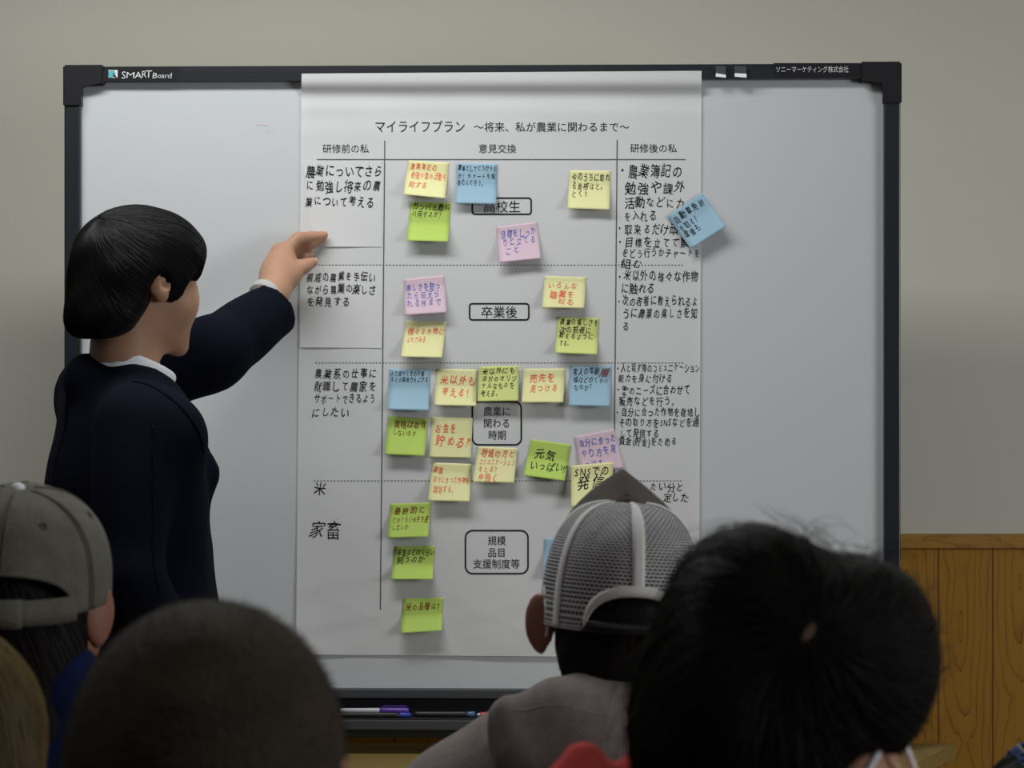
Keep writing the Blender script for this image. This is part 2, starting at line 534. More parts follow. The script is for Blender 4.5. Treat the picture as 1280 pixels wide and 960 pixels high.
panel(132, 83.8, 224, 101.5, FR + 0.0008, M_black, 'name_plate')
panel(967, 78.8, 1076, 95.5, FR + 0.0008, M_black, 'name_plate')
panel(135.5, 87.5, 147, 97.3, FR + 0.0014, M_white_ink, 'logo_mark')
frame_ink('logo_mark', quad_px([(135.5, 88.5), (142.5, 88), (145, 92), (140, 97.2), (135.5, 97.3)]), M_teal, FR + 0.0019)
frame_ink('logo_mark', quad_px([(141, 91), (147, 97.3), (141.5, 95.5)]), M_black, FR + 0.0024)
lt = []
for ch, x0, x1, cy, h in (('S', 151.5, 158, 93.6, 13), ('M', 157.5, 169, 93.6, 11), ('A', 168, 178, 93.6, 12),
                          ('R', 177, 184, 92.6, 12), ('T', 181, 191, 92.2, 13)):
    lt.append(line_px(ch, x0, x1, cy, h, slant=0.05, weight=-0.008))
for ch, x0, x1, cy, h in (('B', 190.5, 197.5, 94.2, 10), ('o', 197, 202, 94.2, 9), ('a', 201, 206.5, 94.2, 9),
                          ('r', 206, 210.5, 94.2, 9), ('d', 209.5, 215.5, 94.2, 10)):
    lt.append(line_px(ch, x0, x1, cy, h, slant=0.1, weight=-0.008))
frame_ink('brand_lettering', merge(lt), M_white_ink)
frame_ink('brand_lettering', line_px('ソニーマーケティング株式会社', 969.5, 1061, 86.8, 8.6, weight=-0.004), M_white_ink)
# faint marker smudge left on the surface
M_smudge = mat('faint_smudge', (0.60, 0.56, 0.59), 0.6, 0.2)
o = ink_obj('marker_smudge', quad_px([(321, 153.5), (337, 153.5), (337, 165), (334.5, 165), (334, 156.5), (321, 156)]), on_frame(0.0006), M_smudge, board)
to_local(o, board)

# two small clips on the upper frame
for i, (u0, u1) in enumerate(((894.5, 907), (918, 932.5))):
    c0 = bpt((u0 + u1) / 2, 85, FR)
    w = (u1 - u0) / 670 / 2
    clip = link(bpy.data.objects.new('clip', None))
    clip.location = c0; clip.rotation_euler = (0, 0, -TH)
    tag(clip, ('small black and silver clip on the top frame, nearer the paper chart',
               'small black and silver clip on the top frame, nearer the white lettering')[i], 'clip', 'clips on the top frame')
    box_obj('clip_body', (-w, w, -0.009, 0.001, -0.013, 0.002), M_rail_grey, clip, 0.001)
    V = [(-w, -0.0095, -0.011), (w, -0.0095, -0.012 - 0.002 * (1 - i)), (w, -0.0135, -0.0195), (-w, -0.0135, -0.0175),
         (-w, -0.002, -0.011), (w, -0.002, -0.012), (w, 0.0, -0.0195), (-w, 0.0, -0.0175)]
    mesh_obj('clip_jaw', V, [(0, 1, 2, 3), (4, 5, 6, 7), (0, 1, 5, 4), (2, 3, 7, 6), (0, 3, 7, 4), (1, 2, 6, 5)], M_clipmetal, clip, smooth=False)

# ------------------------------------------------------------------ the paper chart
CT = ((377, 92), (877, 88.5), (873.5, 822), (370, 818))


def sm(a, b, x):
    t = min(1, max(0, (x - a) / (b - a)))
    return t * t * (3 - 2 * t)


def paper_off(u, v):
    o = 0.0032
    o += (FR + 0.001) * (1 - sm(101, 122, v))
    damp = sm(112, 150, v)
    o += damp * (0.0016 * math.sin(u * 0.019 + v * 0.006) * math.sin(v * 0.013 + 1.0)
                 + 0.0007 * math.sin(u * 0.045 - v * 0.021 + 2))
    o += 0.0014 * math.exp(-((v - 138 - 0.012 * (u - 620)) / 9) ** 2) + 0.0010 * math.exp(-((v - 160 + 0.02 * (u - 620)) / 14) ** 2)
    low = sm(640, 800, v)
    o += low * 0.0005 * math.sin(u * 0.06 + v * 0.05) * math.sin(u * 0.023 - v * 0.085)
    o += low * 0.0005 * (1 - abs(math.sin(u * 0.021 - v * 0.047 + 1.3))) ** 3
    o += low * 0.0005 * (1 - abs(math.sin(u * 0.013 + v * 0.061 + 0.4))) ** 3
    o += 0.0008 * sm(740, 822, v)
    return max(o, 0.0012)


def sheet(name, quad, offf, m, parent=None, nu=60, nv=90, thick=0.00025):
    (x0, y0), (x1, y1), (x2, y2), (x3, y3) = quad
    V, Fc = [], []
    for j in range(nv + 1):
        t = j / nv
        for i in range(nu + 1):
            s = i / nu
            u = (x0 * (1 - s) + x1 * s) * (1 - t) + (x3 * (1 - s) + x2 * s) * t
            v = (y0 * (1 - s) + y1 * s) * (1 - t) + (y3 * (1 - s) + y2 * s) * t
            V.append(bpt(u, v, offf(u, v, s, t)))
    for j in range(nv):
        for i in range(nu):
            a = j * (nu + 1) + i
            Fc.append((a, a + nu + 1, a + nu + 2, a + 1))
    o = mesh_obj(name, V, face_cam(Fc, V), m, parent)
    if thick:
        md = o.modifiers.new('thickness', 'SOLIDIFY'); md.thickness = thick; md.offset = -1
    return o


chart = sheet('paper_chart', CT, lambda u, v, s, t: paper_off(u, v), M_paper, nu=110, nv=160, thick=0)
tag(chart, 'tall white paper chart with printed headings hung over the middle of the whiteboard', 'chart')
on_chart = lambda u, v: bpt(u, v, paper_off(u, v) + 0.0006)

for part in ((('マイライフプラン', 468, 582, 158.5, 16.5),), (('～将来、私が農業に関わるまで～', 592, 787, 159, 13.2),),
             (('研修前の私', 403, 461.5, 186, 12),), (('意見交換', 598, 645.5, 186, 12),), (('研修後の私', 787.5, 846.5, 185.5, 12),),
             (('高校生', 604, 651, 258.5, 16),), (('卒業後', 601, 647, 390.5, 16),),
             (('農業に', 604, 639, 514.5, 12.6), ('関わる', 604, 638, 529.3, 12.6), ('時期', 610, 633, 544, 12.6)),
             (('規模', 609.5, 632.5, 676, 12.6), ('品目', 609.5, 632.5, 690.8, 12.6), ('支援制度等', 591, 650, 705, 12.6))):
    ink_obj('printed_lettering', merge([line_px(*a) for a in part]), on_chart, M_print, chart)


def strip(pts, w):
    """polyline of width w px as quads"""
    V, Fc = [], []
    for i in range(len(pts)):
        a = Vector(pts[max(i - 1, 0)]); b = Vector(pts[min(i + 1, len(pts) - 1)])
        t = (b - a); n = Vector((-t[1], t[0])).normalized() * (w / 2)
        V += [(pts[i][0] + n[0], pts[i][1] + n[1]), (pts[i][0] - n[0], pts[i][1] - n[1])]
        if i: Fc.append((2 * i - 2, 2 * i - 1, 2 * i + 1, 2 * i))
    return V, Fc


def seg(p, q, n=30):
    return [(p[0] + (q[0] - p[0]) * i / n, p[1] + (q[1] - p[1]) * i / n) for i in range(n + 1)]


ink_obj('ruled_line', strip(seg((396, 199.4), (857, 199.4), 50), 1.15), on_chart, M_line, chart)
ink_obj('ruled_line', strip(seg((481, 175.5), (475.5, 762), 70), 1.3), on_chart, M_line, chart)
ink_obj('ruled_line', strip(seg((771.5, 175), (766.8, 680), 60), 1.3), on_chart, M_line, chart)
for xa, xb, y in ((394, 855, 331.3), (394, 853, 453.6), (392, 853, 601)):
    d = []
    x = xa
    while x < xb:
        d.append(strip([(x, y), (x + 2.2, y)], 1.0)); x += 4.2
    ink_obj('dotted_line', merge(d), on_chart, M_line, chart)


def rbox(u0, v0, u1, v1, r, w=2.0):
    pts = []
    for cx, cy, a0 in ((u1 - r, v0 + r, -90), (u1 - r, v1 - r, 0), (u0 + r, v1 - r, 90), (u0 + r, v0 + r, 180)):
        for k in range(7):
            a = math.radians(a0 + 15 * k); pts.append((cx + r * math.cos(a), cy + r * math.sin(a)))
    n = len(pts); V, Fc = [], []
    out = []
    for i in range(n):       # densify straight runs
        p, q = pts[i], pts[(i + 1) % n]
        m_ = max(1, int(math.dist(p, q) / 8))
        out += [(p[0] + (q[0] - p[0]) * k / m_, p[1] + (q[1] - p[1]) * k / m_) for k in range(m_)]
    n = len(out)
    for i in range(n):
        a = Vector(out[i - 1]); b = Vector(out[(i + 1) % n]); t = b - a
        nn = Vector((-t[1], t[0])).normalized() * (w / 2)
        V += [(out[i][0] + nn[0], out[i][1] + nn[1]), (out[i][0] - nn[0], out[i][1] - nn[1])]
    for i in range(n):
        j = (i + 1) % n
        Fc.append((2 * i, 2 * i + 1, 2 * j + 1, 2 * j))
    return V, Fc


for b_ in ((590.5, 247.6, 664, 267.8, 3.5), (587, 379.6, 661, 399.8, 3.5), (590.5, 502.3, 651.6, 556, 8), (581.8, 663.2, 660, 717, 9)):
    ink_obj('heading_box', rbox(*b_), on_chart, M_print, chart)

HW = 0.004


def handwriting(lines, mapper, parent, m=M_ink, weight=HW, slant=0.10, name='handwriting'):
    return ink_obj(name, merge([line_px(*a, hand=True, weight=weight, slant=slant) for a in lines]), mapper, m, parent)


handwriting([('農業系の仕事に', 393, 472, 467, 14.5), ('就職して農家を', 392, 471, 483.5, 14.5), ('サポートできるよう', 392, 470, 499, 13.5),
             ('にしたい', 389, 437, 515.5, 14)], on_chart, chart)
handwriting([('米', 390, 409, 611.5, 20)], on_chart, chart, weight=0.0)
handwriting([('家畜', 386, 428, 664, 24)], on_chart, chart, weight=-0.004)
handwriting([('・農業簿記の', 771, 853, 214, 18), ('勉強や課外', 781, 858, 235, 16.5), ('活動などに力', 781, 857, 253.5, 15),
             ('を入れる', 779, 821, 270, 14.5), ('・取来るだけ頑', 769, 848, 287, 15.5), ('・目標を立てて農', 769, 862, 303, 14.5),
             ('をどう行うかチャートを', 777, 876, 316.5, 13), ('組む', 776, 803, 329.5, 13)], on_chart, chart)
handwriting([('・米以外の様々な作物', 769, 873, 345, 15), ('に触れる', 776, 819, 360, 14.5), ('・次の若者に教えられるよ', 769, 873, 376.5, 14.5),
             ('うに農業の楽しさを知', 778, 873, 392, 14.5), ('る', 778, 787, 407.5, 12)], on_chart, chart)
handwriting([('・人と話す際のコミュニケーション', 769, 875, 460, 12.5), ('能力を身に付ける', 772, 841, 473.5, 12.5), ('・客のニーズに合わせて', 768, 863, 488, 14),
             ('販売などを行う。', 773, 848, 501.5, 13), ('・自分に合った作物を栽培し', 768, 875, 515.5, 12.5), ('その取り方をSNSなどを通', 773, 874, 528.5, 12.5),
             ('して発信する', 774, 824, 541.5, 12), ('資金(貯金)をためる', 773, 847, 552, 12.5)], on_chart, chart)
handwriting([('たい分と', 812, 855, 609, 12), ('定した', 829, 861, 622, 12.5)], on_chart, chart)

# paper slips pasted over the chart's left column
SLIPS = (((378, 201), (477.5, 201), (477, 308.5), (391, 308)), ((375.5, 333), (477, 333), (476.6, 435), (375, 434)))
TXT = ([('農業についてさら', 382, 479, 214.5, 16.5), ('に勉強し将来の農', 382, 477, 233, 16), ('業について考える', 381, 468, 252, 14.5)],
       [('親戚の農業を手伝い', 383, 470, 346, 13.5), ('ながら農業の楽しさ', 383, 470, 361.5, 13.5), ('を発見する', 383, 438, 377, 13.5)])
for i, q in enumerate(SLIPS):
    so = lambda u, v, s, t: paper_off(u, v) + 0.0006 + 0.0022 * t ** 8 * (0.6 + 0.4 * math.sin(5 * s + i))
    sl = sheet('paper_slip', q, so, M_slip, nu=24, nv=24, thick=0)
    tag(sl, ('white paper slip with three handwritten lines pasted under the upper left heading',
             'white paper slip with three handwritten lines pasted just below the pointing hand')[i], 'paper', 'slips on the left column')
    handwriting(TXT[i], lambda u, v: bpt(u, v, paper_off(u, v) + 0.0014 + 0.0), sl)

# ------------------------------------------------------------------ sticky notes
# colour, quad TL TR BR BL, lift (m), start of the curl, extra offset, label, [(ink, text, s0, s1, t, height_px)]
NOTES = [
    ('pale', (511, 200.3), (561.5, 203.5), (556.3, 248), (504.4, 243), .012, .28, 0, 'pale yellow note with red writing, topmost note of the left row under the header line',
     [('r', '農業簿記の', .06, .72, .17, 10), ('r', '勉強や課外活動を', .10, .99, .42, 10), ('r', '給する', .08, .55, .68, 9)]),
    ('blue', (571, 204), (622, 205), (620, 255), (569, 254), .008, .5, .001, 'sky blue note with black writing overlapping the uppermost heading box',
     [('k', '農業としてどう行うの', .03, .99, .12, 8.5), ('k', 'か！チャートを組', .03, .97, .31, 9), ('k', '組むんだろう。', .03, .72, .48, 8.5)]),
    ('lime', (513.3, 252.3), (564, 253.5), (560, 302), (509, 300.7), .013, .52, 0, 'lime green note with black writing under the topmost pale yellow note',
     [('k', 'ガンバル教科', .06, .99, .12, 10.5), ('k', 'ハ何デスカ？', .06, .84, .31, 9.5)]),
    ('pale', (712, 213), (763.5, 213.5), (762, 262), (709.5, 260.5), .009, .35, 0, 'pale yellow note with black writing left of the upper right column',
     [('k', '今のうちに取れ', .06, 1., .17, 11.5), ('k', 'る資格はと。', .06, .9, .41, 11), ('k', 'とく!!', .06, .45, .60, 11)]),
    ('pink', (620.5, 283.7), (671.5, 277), (676, 323), (624.2, 328.3), .011, .2, 0, 'pink note with blue writing below the uppermost heading box',
     [('b', '目標をしっか', .08, .96, .24, 12), ('b', 'りと立てる', .09, .94, .46, 11.5), ('b', 'こと', .16, .52, .70, 11)]),
    ('pink', (505, 349), (555.5, 344), (558, 390.5), (506, 394), .011, .25, 0, 'pink note with blue writing left of the second heading box',
     [('b', '楽しさを知っ', .04, .9, .26, 11.5), ('b', 'たら伝えら', .05, .88, .48, 11), ('b', 'れる所まで', .05, .9, .70, 11)]),
    ('pale', (508, 401), (558, 402), (552.5, 447), (501, 446), .012, .32, 0, 'pale yellow note with red writing under the pink note left of the second heading box',
     [('r', '様々な作物に', .08, .99, .28, 10), ('r', 'ふれてみる', .08, .55, .52, 9)]),
    ('pale', (681, 345), (733, 346.5), (730, 385), (678, 384.5), .010, .15, 0, 'pale yellow note with red writing up right of the second heading box',
     [('r', 'いろんな', .08, .82, .30, 10.5), ('r', '職業を', .14, .76, .58, 11.5), ('r', '知る', .34, .76, .82, 9)]),
    ('yg', (697, 396), (749, 397.5), (746.5, 443), (694, 441), .011, .55, 0, 'yellow green note with four dark lines below right of the second heading box',
     [('k', '農業の楽しさを', .06, 1., .13, 10), ('k', '次の若者に', .06, .84, .34, 9.5), ('k', '教えるように', .05, .9, .52, 9.5), ('k', 'する。', .08, .38, .72, 8.5)]),
    ('blue', (487, 461), (538, 461.5), (536, 513), (484.5, 512), .011, .45, 0, 'sky blue note with tiny dark writing at the left end of the middle row',
     [('k', '人と話すときの印象', .03, .86, .11, 7.5), ('k', 'などの発表力を上げる', .04, .96, .26, 7.5)]),
    ('pale', (546, 461), (597, 462), (595, 507.5), (543, 506.5), .010, .45, 0, 'pale yellow note with large red writing second from the left in the middle row',
     [('r', '米以外も', .10, .98, .31, 13.5), ('r', '考える！', .15, .92, .63, 13)]),
    ('yg', (599, 458.5), (648.5, 457.2), (648, 501), (596.8, 502), .009, .2, .004, 'yellow green note with four dark lines on top of the third heading box',
     [('k', '米以外にも', .07, .92, .13, 9.5), ('k', '自分のオリジ', .07, .97, .35, 9), ('k', 'ナルなものを', .07, .9, .56, 9), ('k', '考える。', .07, .55, .78, 8.5)]),
    ('pale', (655, 461), (706, 460.5), (704, 503), (652, 503), .011, .25, .001, 'pale yellow note with red writing up right of the third heading box',
     [('r', '売先を', .14, .78, .28, 12), ('r', '見つける', .17, .86, .58, 11.5)]),
    ('blue', (713, 458), (764.5, 457.5), (762.5, 508), (711, 507), .011, .3, 0, 'sky blue note with dark writing at the right end of the middle row',
     [('k', '客人の年齢', .06, .72, .13, 10.5), ('n', '層', .70, .98, .15, 11.5), ('k', '幅はどのくらい', .08, .95, .35, 9.5), ('k', 'なのか？', .10, .6, .53, 9)]),
    ('lime', (485.5, 520), (535.5, 523), (530.5, 570), (481, 568), .010, .3, 0, 'lime green note with brown writing under the leftmost sky blue note',
     [('n', '資格は取得', .16, .98, .19, 10.5), ('n', 'しないのか', .14, .75, .42, 9)]),
    ('pale', (540, 521), (591, 522.5), (588.5, 573), (537, 572), .003, .4, 0, 'pale yellow note with large red writing left of the third heading box',
     [('r', 'お金を', .09, .62, .27, 14.5), ('r', '貯める!!', .12, .98, .60, 16)]),
    ('pale', (541, 578), (589, 580), (587, 627), (535, 626), .011, .22, 0, 'pale yellow note with red writing and a crossed out word, lowest of the red ones',
     [('r', '農業', .04, .30, .19, 9.5), ('r', '自分に合った作物を', .06, .98, .44, 9.5), ('r', '栽培する。', .09, .66, .70, 10)]),
    ('pale', (598, 558), (647, 560), (642.5, 603.5), (591, 602.5), .010, .2, .002, 'pale yellow note with four red lines just below the third heading box',
     [('r', '地域の方と', .08, .96, .17, 12), ('r', 'コミュニケーション', .07, .98, .42, 9.5), ('r', 'をとる!!', .07, .55, .63, 9.5), ('r', '仲良く', .10, .6, .87, 11.5)]),
    ('lime', (664, 549), (714, 556), (706, 601), (654.5, 594), .012, .45, 0, 'lime green note with two large dark lines tilted right of the third heading box',
     [('k', '元気', .14, .70, .37, 15.5), ('k', 'いっぱい!!', .10, 1., .68, 13)]),
    ('pink', (717, 546), (768, 536), (779.5, 585), (727, 592.5), .004, .3, 0, 'pink note with blue writing beside the lower right column',
     [('b', '自分に合った', .08, 1., .22, 11.5), ('b', 'やり方を見', .08, .96, .50, 12.5), ('b', 'つける', .10, .58, .79, 12)]),
    ('pale', (714, 582), (766.5, 577.5), (765, 630), (714, 634), .010, .3, .010, 'pale yellow note with black writing partly hidden by the mesh cap',
     [('k', 'SNSでの', .08, .92, .18, 13.5), ('k', '発信', .14, .80, .46, 19)]),
    ('lime', (488, 630), (539, 628), (535, 671), (484.5, 672.5), .011, .25, 0, 'lime green note with brown writing, upper of the three at the lower left',
     [('n', '最終的に', .09, .88, .22, 11.5), ('n', 'どのぐらい米を生産', .08, .98, .48, 9.5), ('n', 'したいか', .08, .5, .70, 9)]),
    ('lime', (493.5, 683), (544, 682), (541, 724), (489, 724), .013, .55, 0, 'lime green note with black writing, middle of the three at the lower left',
     [('k', '家畜はどのくらい', .08, 1., .19, 9.5), ('k', '飼うのか', .09, .76, .42, 9.5)]),
    ('lime', (504, 748), (554.5, 747), (552, 788), (500.5, 791.5), .014, .5, 0, 'lime green note with one brown line, lowest note on the chart',
     [('n', '米の品種は？', .08, .99, .26, 11)]),
    ('blue', (834, 270.5), (877.5, 240.5), (907, 283), (863.5, 311), .009, .4, .003, 'sky blue note stuck slantwise over the edge of the chart',
     [('k', '自動車免許', .06, .93, .20, 12), ('k', 'を取る！', .06, .62, .45, 10.5), ('k', '準備も', .06, .50, .66, 11.5)]),
    ('blue', (680.5, 673), (731, 671.5), (730, 722), (678.5, 723), .011, .3, 0, 'sky blue note almost hidden behind the white mesh cap', []),
]
for colr, tl, trr, br, bl, lift, t0, extra, label, lines in NOTES:
    tl, trr, br, bl = map(Vector, (tl, trr, br, bl))

    def off_st(s, t, tl=tl, trr=trr, br=br, bl=bl, lift=lift, t0=t0, extra=extra):
        p = (tl * (1 - s) + trr * s) * (1 - t) + (bl * (1 - s) + br * s) * t
        inside = 370 < p[0] < 876
        base = (paper_off(p[0], p[1]) if inside else 0.004)
        c = 1.45 * lift * max(0, (t - t0) / (1 - t0)) ** 1.35 if t > t0 else 0
        c += 0.0025 * max(0, t - t0) * (2 * s - 1) ** 2
        return base + 0.0014 + extra + c
    note = sheet('sticky_note', [tuple(p) for p in (tl, trr, br, bl)], lambda u, v, s, t: off_st(s, t), NOTE[colr], nu=8, nv=20, thick=0.00018)
    tag(note, label, 'sticky note', 'sticky notes on the chart')
    wpx = ((trr - tl).length + (br - bl).length) / 2
    hpx = ((bl - tl).length + (br - trr).length) / 2
    for ink in sorted(set(l[0] for l in lines)):
        data = merge([line_px(t_, s0 * wpx, s1 * wpx, tt * hpx, h, hand=True, weight=0.004 if h > 11 else 0.0, slant=0.1, dy=0)
                      for k_, t_, s0, s1, tt, h in lines if k_ == ink])

        def mp(a, b):
            s, t = a / wpx, b / hpx
            p = (tl * (1 - s) + trr * s) * (1 - t) + (bl * (1 - s) + br * s) * t
            return bpt(p[0], p[1], off_st(min(1, max(0, s)), min(1, max(0, t))) + 0.0005)
        ink_obj('writing', data, mp, INK[ink], note)

# ------------------------------------------------------------------ pens in the tray
pen_y = 0.043


def pen(name, label, u0, u1, v0, v1, off, rad, segs):
    """segs: (part, t0, t1, r0, r1, material)"""
    a = bpt(u0, v0, off); b = bpt(u1, v1, off)
    lf_ = 0.005 if 'purple capped' in label else 0.0
    a.z = zfloor + rad + lf_; b.z = zfloor + rad + lf_
    root = link(bpy.data.objects.new(name, None)); root.location = (a + b) / 2
    tag(root, label, 'pen', 'pens in the tray')
    for nm, t0, t1, r0, r1, m in segs:
        p = a + (b - a) * t0 - root.location; q = a + (b - a) * t1 - root.location
        V, Fc = tube_data([p, p + (q - p) * 0.06, p + (q - p) * 0.94, q], [r0 * .86, r0, r1, r1 * .86], 14)
        mesh_obj(nm, V, Fc, m, root)
    return root, a, b


pr, a, b = pen('pen', 'purple capped pen with a clear barrel lying in the tray', 425, 511, 892, 890, 0.058, 0.0062,
               [('barrel', 0, .6, .0045, .0052, M_clearpl), ('pen_cap', .58, 1, .0062, .0062, M_purple)])
q = a + (b - a) * .62 - pr.location
box_obj('cap_clip', (q.x, q.x + 0.045, q.y - 0.002, q.y + 0.002, q.z + 0.0075, q.z + 0.0095), M_purple, pr, 0.0006)
pen('ballpoint_pen', 'pen with a blue end lying in front of the purple pen', 415, 513.5, 898, 897, 0.067, 0.0048,
    [('barrel', 0, .86, .0042, .0045, M_penblack), ('end_button', .85, 1, .0048, .0042, M_bluepl)])
pen('ballpoint_pen', 'black pen with a slate blue collar lying mid tray', 518, 594, 895, 895, 0.055, 0.005,
    [('barrel', 0, .88, .0048, .0050, M_penblack), ('collar', .87, 1, .0053, .0053, M_tealpl)])
pen('ballpoint_pen', 'red tipped pen lying in the tray beside the grey hood', 596, 660, 897, 897, 0.060, 0.0048,
    [('tip', 0, .08, .0025, .0042, M_clearpl), ('grip', .07, .34, .0052, .0052, M_redpl), ('barrel', .33, 1, .0046, .0046, M_clearpl)])

# ------------------------------------------------------------------ trapezoid desk under the board
DZ = 0.70
fy = 4.262
fx0, fx1 = -0.50, (1196 - 640) / F * (4.262)
ny = 3.80
nx1 = fx1 - (fy - ny) * 0.50; nx0 = fx0 + (fy - ny) * 0.5
desk = link(bpy.data.objects.new('desk', None)); desk.location = ((fx0 + fx1) / 2, (fy + ny) / 2, 0)
tag(desk, 'pale wooden desk with slanting ends under the whiteboard', 'desk')
D = desk.location
bm = bmesh.new()
pl = [(fx0, fy), (fx1, fy), (nx1, ny), (nx0, ny)]
top = [bm.verts.new((x - D.x, y - D.y, DZ)) for x, y in pl]; bot = [bm.verts.new((x - D.x, y - D.y, DZ - 0.028)) for x, y in pl]
bm.faces.new(top); bm.faces.new(bot[::-1])
for i in range(4): bm.faces.new((top[i], top[(i + 1) % 4], bot[(i + 1) % 4], bot[i]))
bmesh.ops.bevel(bm, geom=list(bm.edges), offset=0.003, segments=2, affect='EDGES')
bm_obj('desk_top', bm, M_desk, desk)
for x, y in ((fx0 + .12, fy - .05), (fx1 - .12, fy - .05), (nx1 - .06, ny + .05), (nx0 + .06, ny + .05)):
    V, Fc = tube_data([(x - D.x, y - D.y, 0), (x - D.x, y - D.y, DZ - .028)], 0.0127, 12)
    mesh_obj('leg', V, Fc, M_steel, desk)

#@@PEOPLE@@
# ------------------------------------------------------------------ distance-field sculpting


class Field:
    """smooth union of round shapes on a (possibly uneven) grid, meshed with surface nets"""

    def __init__(self, xs, ys, zs):
        self.ax = [np.asarray(a, dtype=np.float64) for a in (xs, ys, zs)]
        self.d = np.full([len(a) for a in self.ax], 1.0, dtype=np.float32)
        self.R = np.eye(3); self.t = np.zeros(3)

    def frame(self, R=None, t=None):
        self.R = np.eye(3) if R is None else np.asarray(R); self.t = np.zeros(3) if t is None else np.asarray(t)
        return self

    def w(self, p):
        return self.R @ np.asarray(p, float) + self.t

    def _blk(self, lo, hi):
        sl = []
        for a, l, h in zip(self.ax, lo, hi):
            i = max(0, int(np.searchsorted(a, l)) - 1); j = min(len(a), int(np.searchsorted(a, h)) + 1)
            if j - i < 1: return None, None
            sl.append(slice(i, j))
        g = np.meshgrid(*[a[s] for a, s in zip(self.ax, sl)], indexing='ij')
        return tuple(sl), g

    def _mix(self, sl, n, k, sub):
        a = self.d[sl]
        k = max(k, 1e-5)
        if sub:
            h = np.clip(0.5 - 0.5 * (a + n) / k, 0, 1)
            r = a * (1 - h) - n * h + k * h * (1 - h)
        else:
            h = np.clip(0.5 + 0.5 * (a - n) / k, 0, 1)
            r = a * (1 - h) + n * h - k * h * (1 - h)
        self.d[sl] = r.astype(np.float32)

    def cap(self, a, b, ra, rb=None, k=0.02, sub=False):
        rb = ra if rb is None else rb
        a, b = self.w(a), self.w(b); m = max(ra, rb) + k * 1.2 + 0.02
        sl, g = self._blk(np.minimum(a, b) - m, np.maximum(a, b) + m)
        if sl is None: return self
        p = [g[i] - a[i] for i in range(3)]; ba = b - a
        t = np.clip(sum(p[i] * ba[i] for i in range(3)) / max(ba @ ba, 1e-9), 0, 1)
        n = np.sqrt(sum((p[i] - ba[i] * t) ** 2 for i in range(3))) - (ra + (rb - ra) * t)
        self._mix(sl, n, k, sub)
        return self

    def ell(self, c, r, rot=None, k=0.02, sub=False):
        c = self.w(c); r = np.asarray(r, float)
        Rm = self.R if rot is None else self.R @ np.asarray(rot)
        m = np.abs(Rm) @ r + k * 1.2 + 0.02
        sl, g = self._blk(c - m, c + m)
        if sl is None: return self
        p = [g[i] - c[i] for i in range(3)]
        q = [sum(Rm[j, i] * p[j] for j in range(3)) for i in range(3)]
        k0 = np.sqrt(sum((q[i] / r[i]) ** 2 for i in range(3)))
        k1 = np.sqrt(sum((q[i] / r[i] ** 2) ** 2 for i in range(3)))
        self._mix(sl, k0 * (k0 - 1) / np.maximum(k1, 1e-6), k, sub)
        return self

    def box(self, c, h, rot=None, rad=0.01, k=0.02, sub=False):
        c = self.w(c); h = np.asarray(h, float)
        Rm = self.R if rot is None else self.R @ np.asarray(rot)
        m = np.abs(Rm) @ h + k * 1.2 + 0.02
        sl, g = self._blk(c - m, c + m)
        if sl is None: return self
        p = [g[i] - c[i] for i in range(3)]
        q = [np.abs(sum(Rm[j, i] * p[j] for j in range(3))) - (h[i] - rad) for i in range(3)]
        n = np.sqrt(sum(np.maximum(x, 0) ** 2 for x in q)) + np.minimum(np.maximum(np.maximum(q[0], q[1]), q[2]), 0) - rad
        self._mix(sl, n, k, sub)
        return self

    def cut(self, p, n, k=0.006):
        """remove everything on the side the normal points to"""
        p = self.w(p); n = self.R @ np.asarray(n, float); n = n / np.linalg.norm(n)
        g = np.meshgrid(*self.ax, indexing='ij', sparse=True)
        d = sum((g[i] - p[i]) * n[i] for i in range(3))
        b = d
        h = np.clip(0.5 + 0.5 * (b - self.d) / k, 0, 1)
        self.d = (self.d * (1 - h) + b * h + k * h * (1 - h)).astype(np.float32)
        return self

    def wobble(self, amp, freq, seed=0):
        g = np.meshgrid(*self.ax, indexing='ij', sparse=True)
        f = 0
        r = random.Random(seed)
        for i in range(5):
            kx, ky, kz = (r.uniform(-1, 1) * freq for _ in range(3)); ph = r.uniform(0, 6)
            f = f + np.sin(g[0] * kx + g[1] * ky + g[2] * kz + ph)
        m = np.abs(self.d) < 0.05
        self.d = np.where(m, self.d + (f * amp / 2.2), self.d).astype(np.float32)
        return self

    def mesh(self, relax=1):
        d = self.d; ax = self.ax
        neg = d < 0
        c = np.zeros([n - 1 for n in d.shape], dtype=np.int8)
        for i in (0, 1):
            for j in (0, 1):
                for k in (0, 1):
                    c += neg[i:d.shape[0] - 1 + i, j:d.shape[1] - 1 + j, k:d.shape[2] - 1 + k]
        act = np.argwhere((c > 0) & (c < 8))
        idx = -np.ones(c.shape, dtype=np.int64); idx[tuple(act.T)] = np.arange(len(act))
        corners = [(i, j, k) for i in (0, 1) for j in (0, 1) for k in (0, 1)]
        val = {}; pos = {}
        for o in corners:
            q = act + np.array(o)
            val[o] = d[tuple(q.T)].astype(np.float64)
            pos[o] = np.stack([ax[m][q[:, m]] for m in range(3)], 1)
        acc = np.zeros((len(act), 3)); cnt = np.zeros(len(act))
        for a in corners:
            for m in range(3):
                if a[m] == 0:
                    b = tuple(a[n] + (1 if n == m else 0) for n in range(3))
                    cr = (val[a] < 0) != (val[b] < 0)
                    t = np.where(cr, val[a] / np.where(cr, val[a] - val[b], 1), 0)
                    acc += np.where(cr[:, None], pos[a] + (pos[b] - pos[a]) * t[:, None], 0); cnt += cr
        V = acc / cnt[:, None]
        faces = []
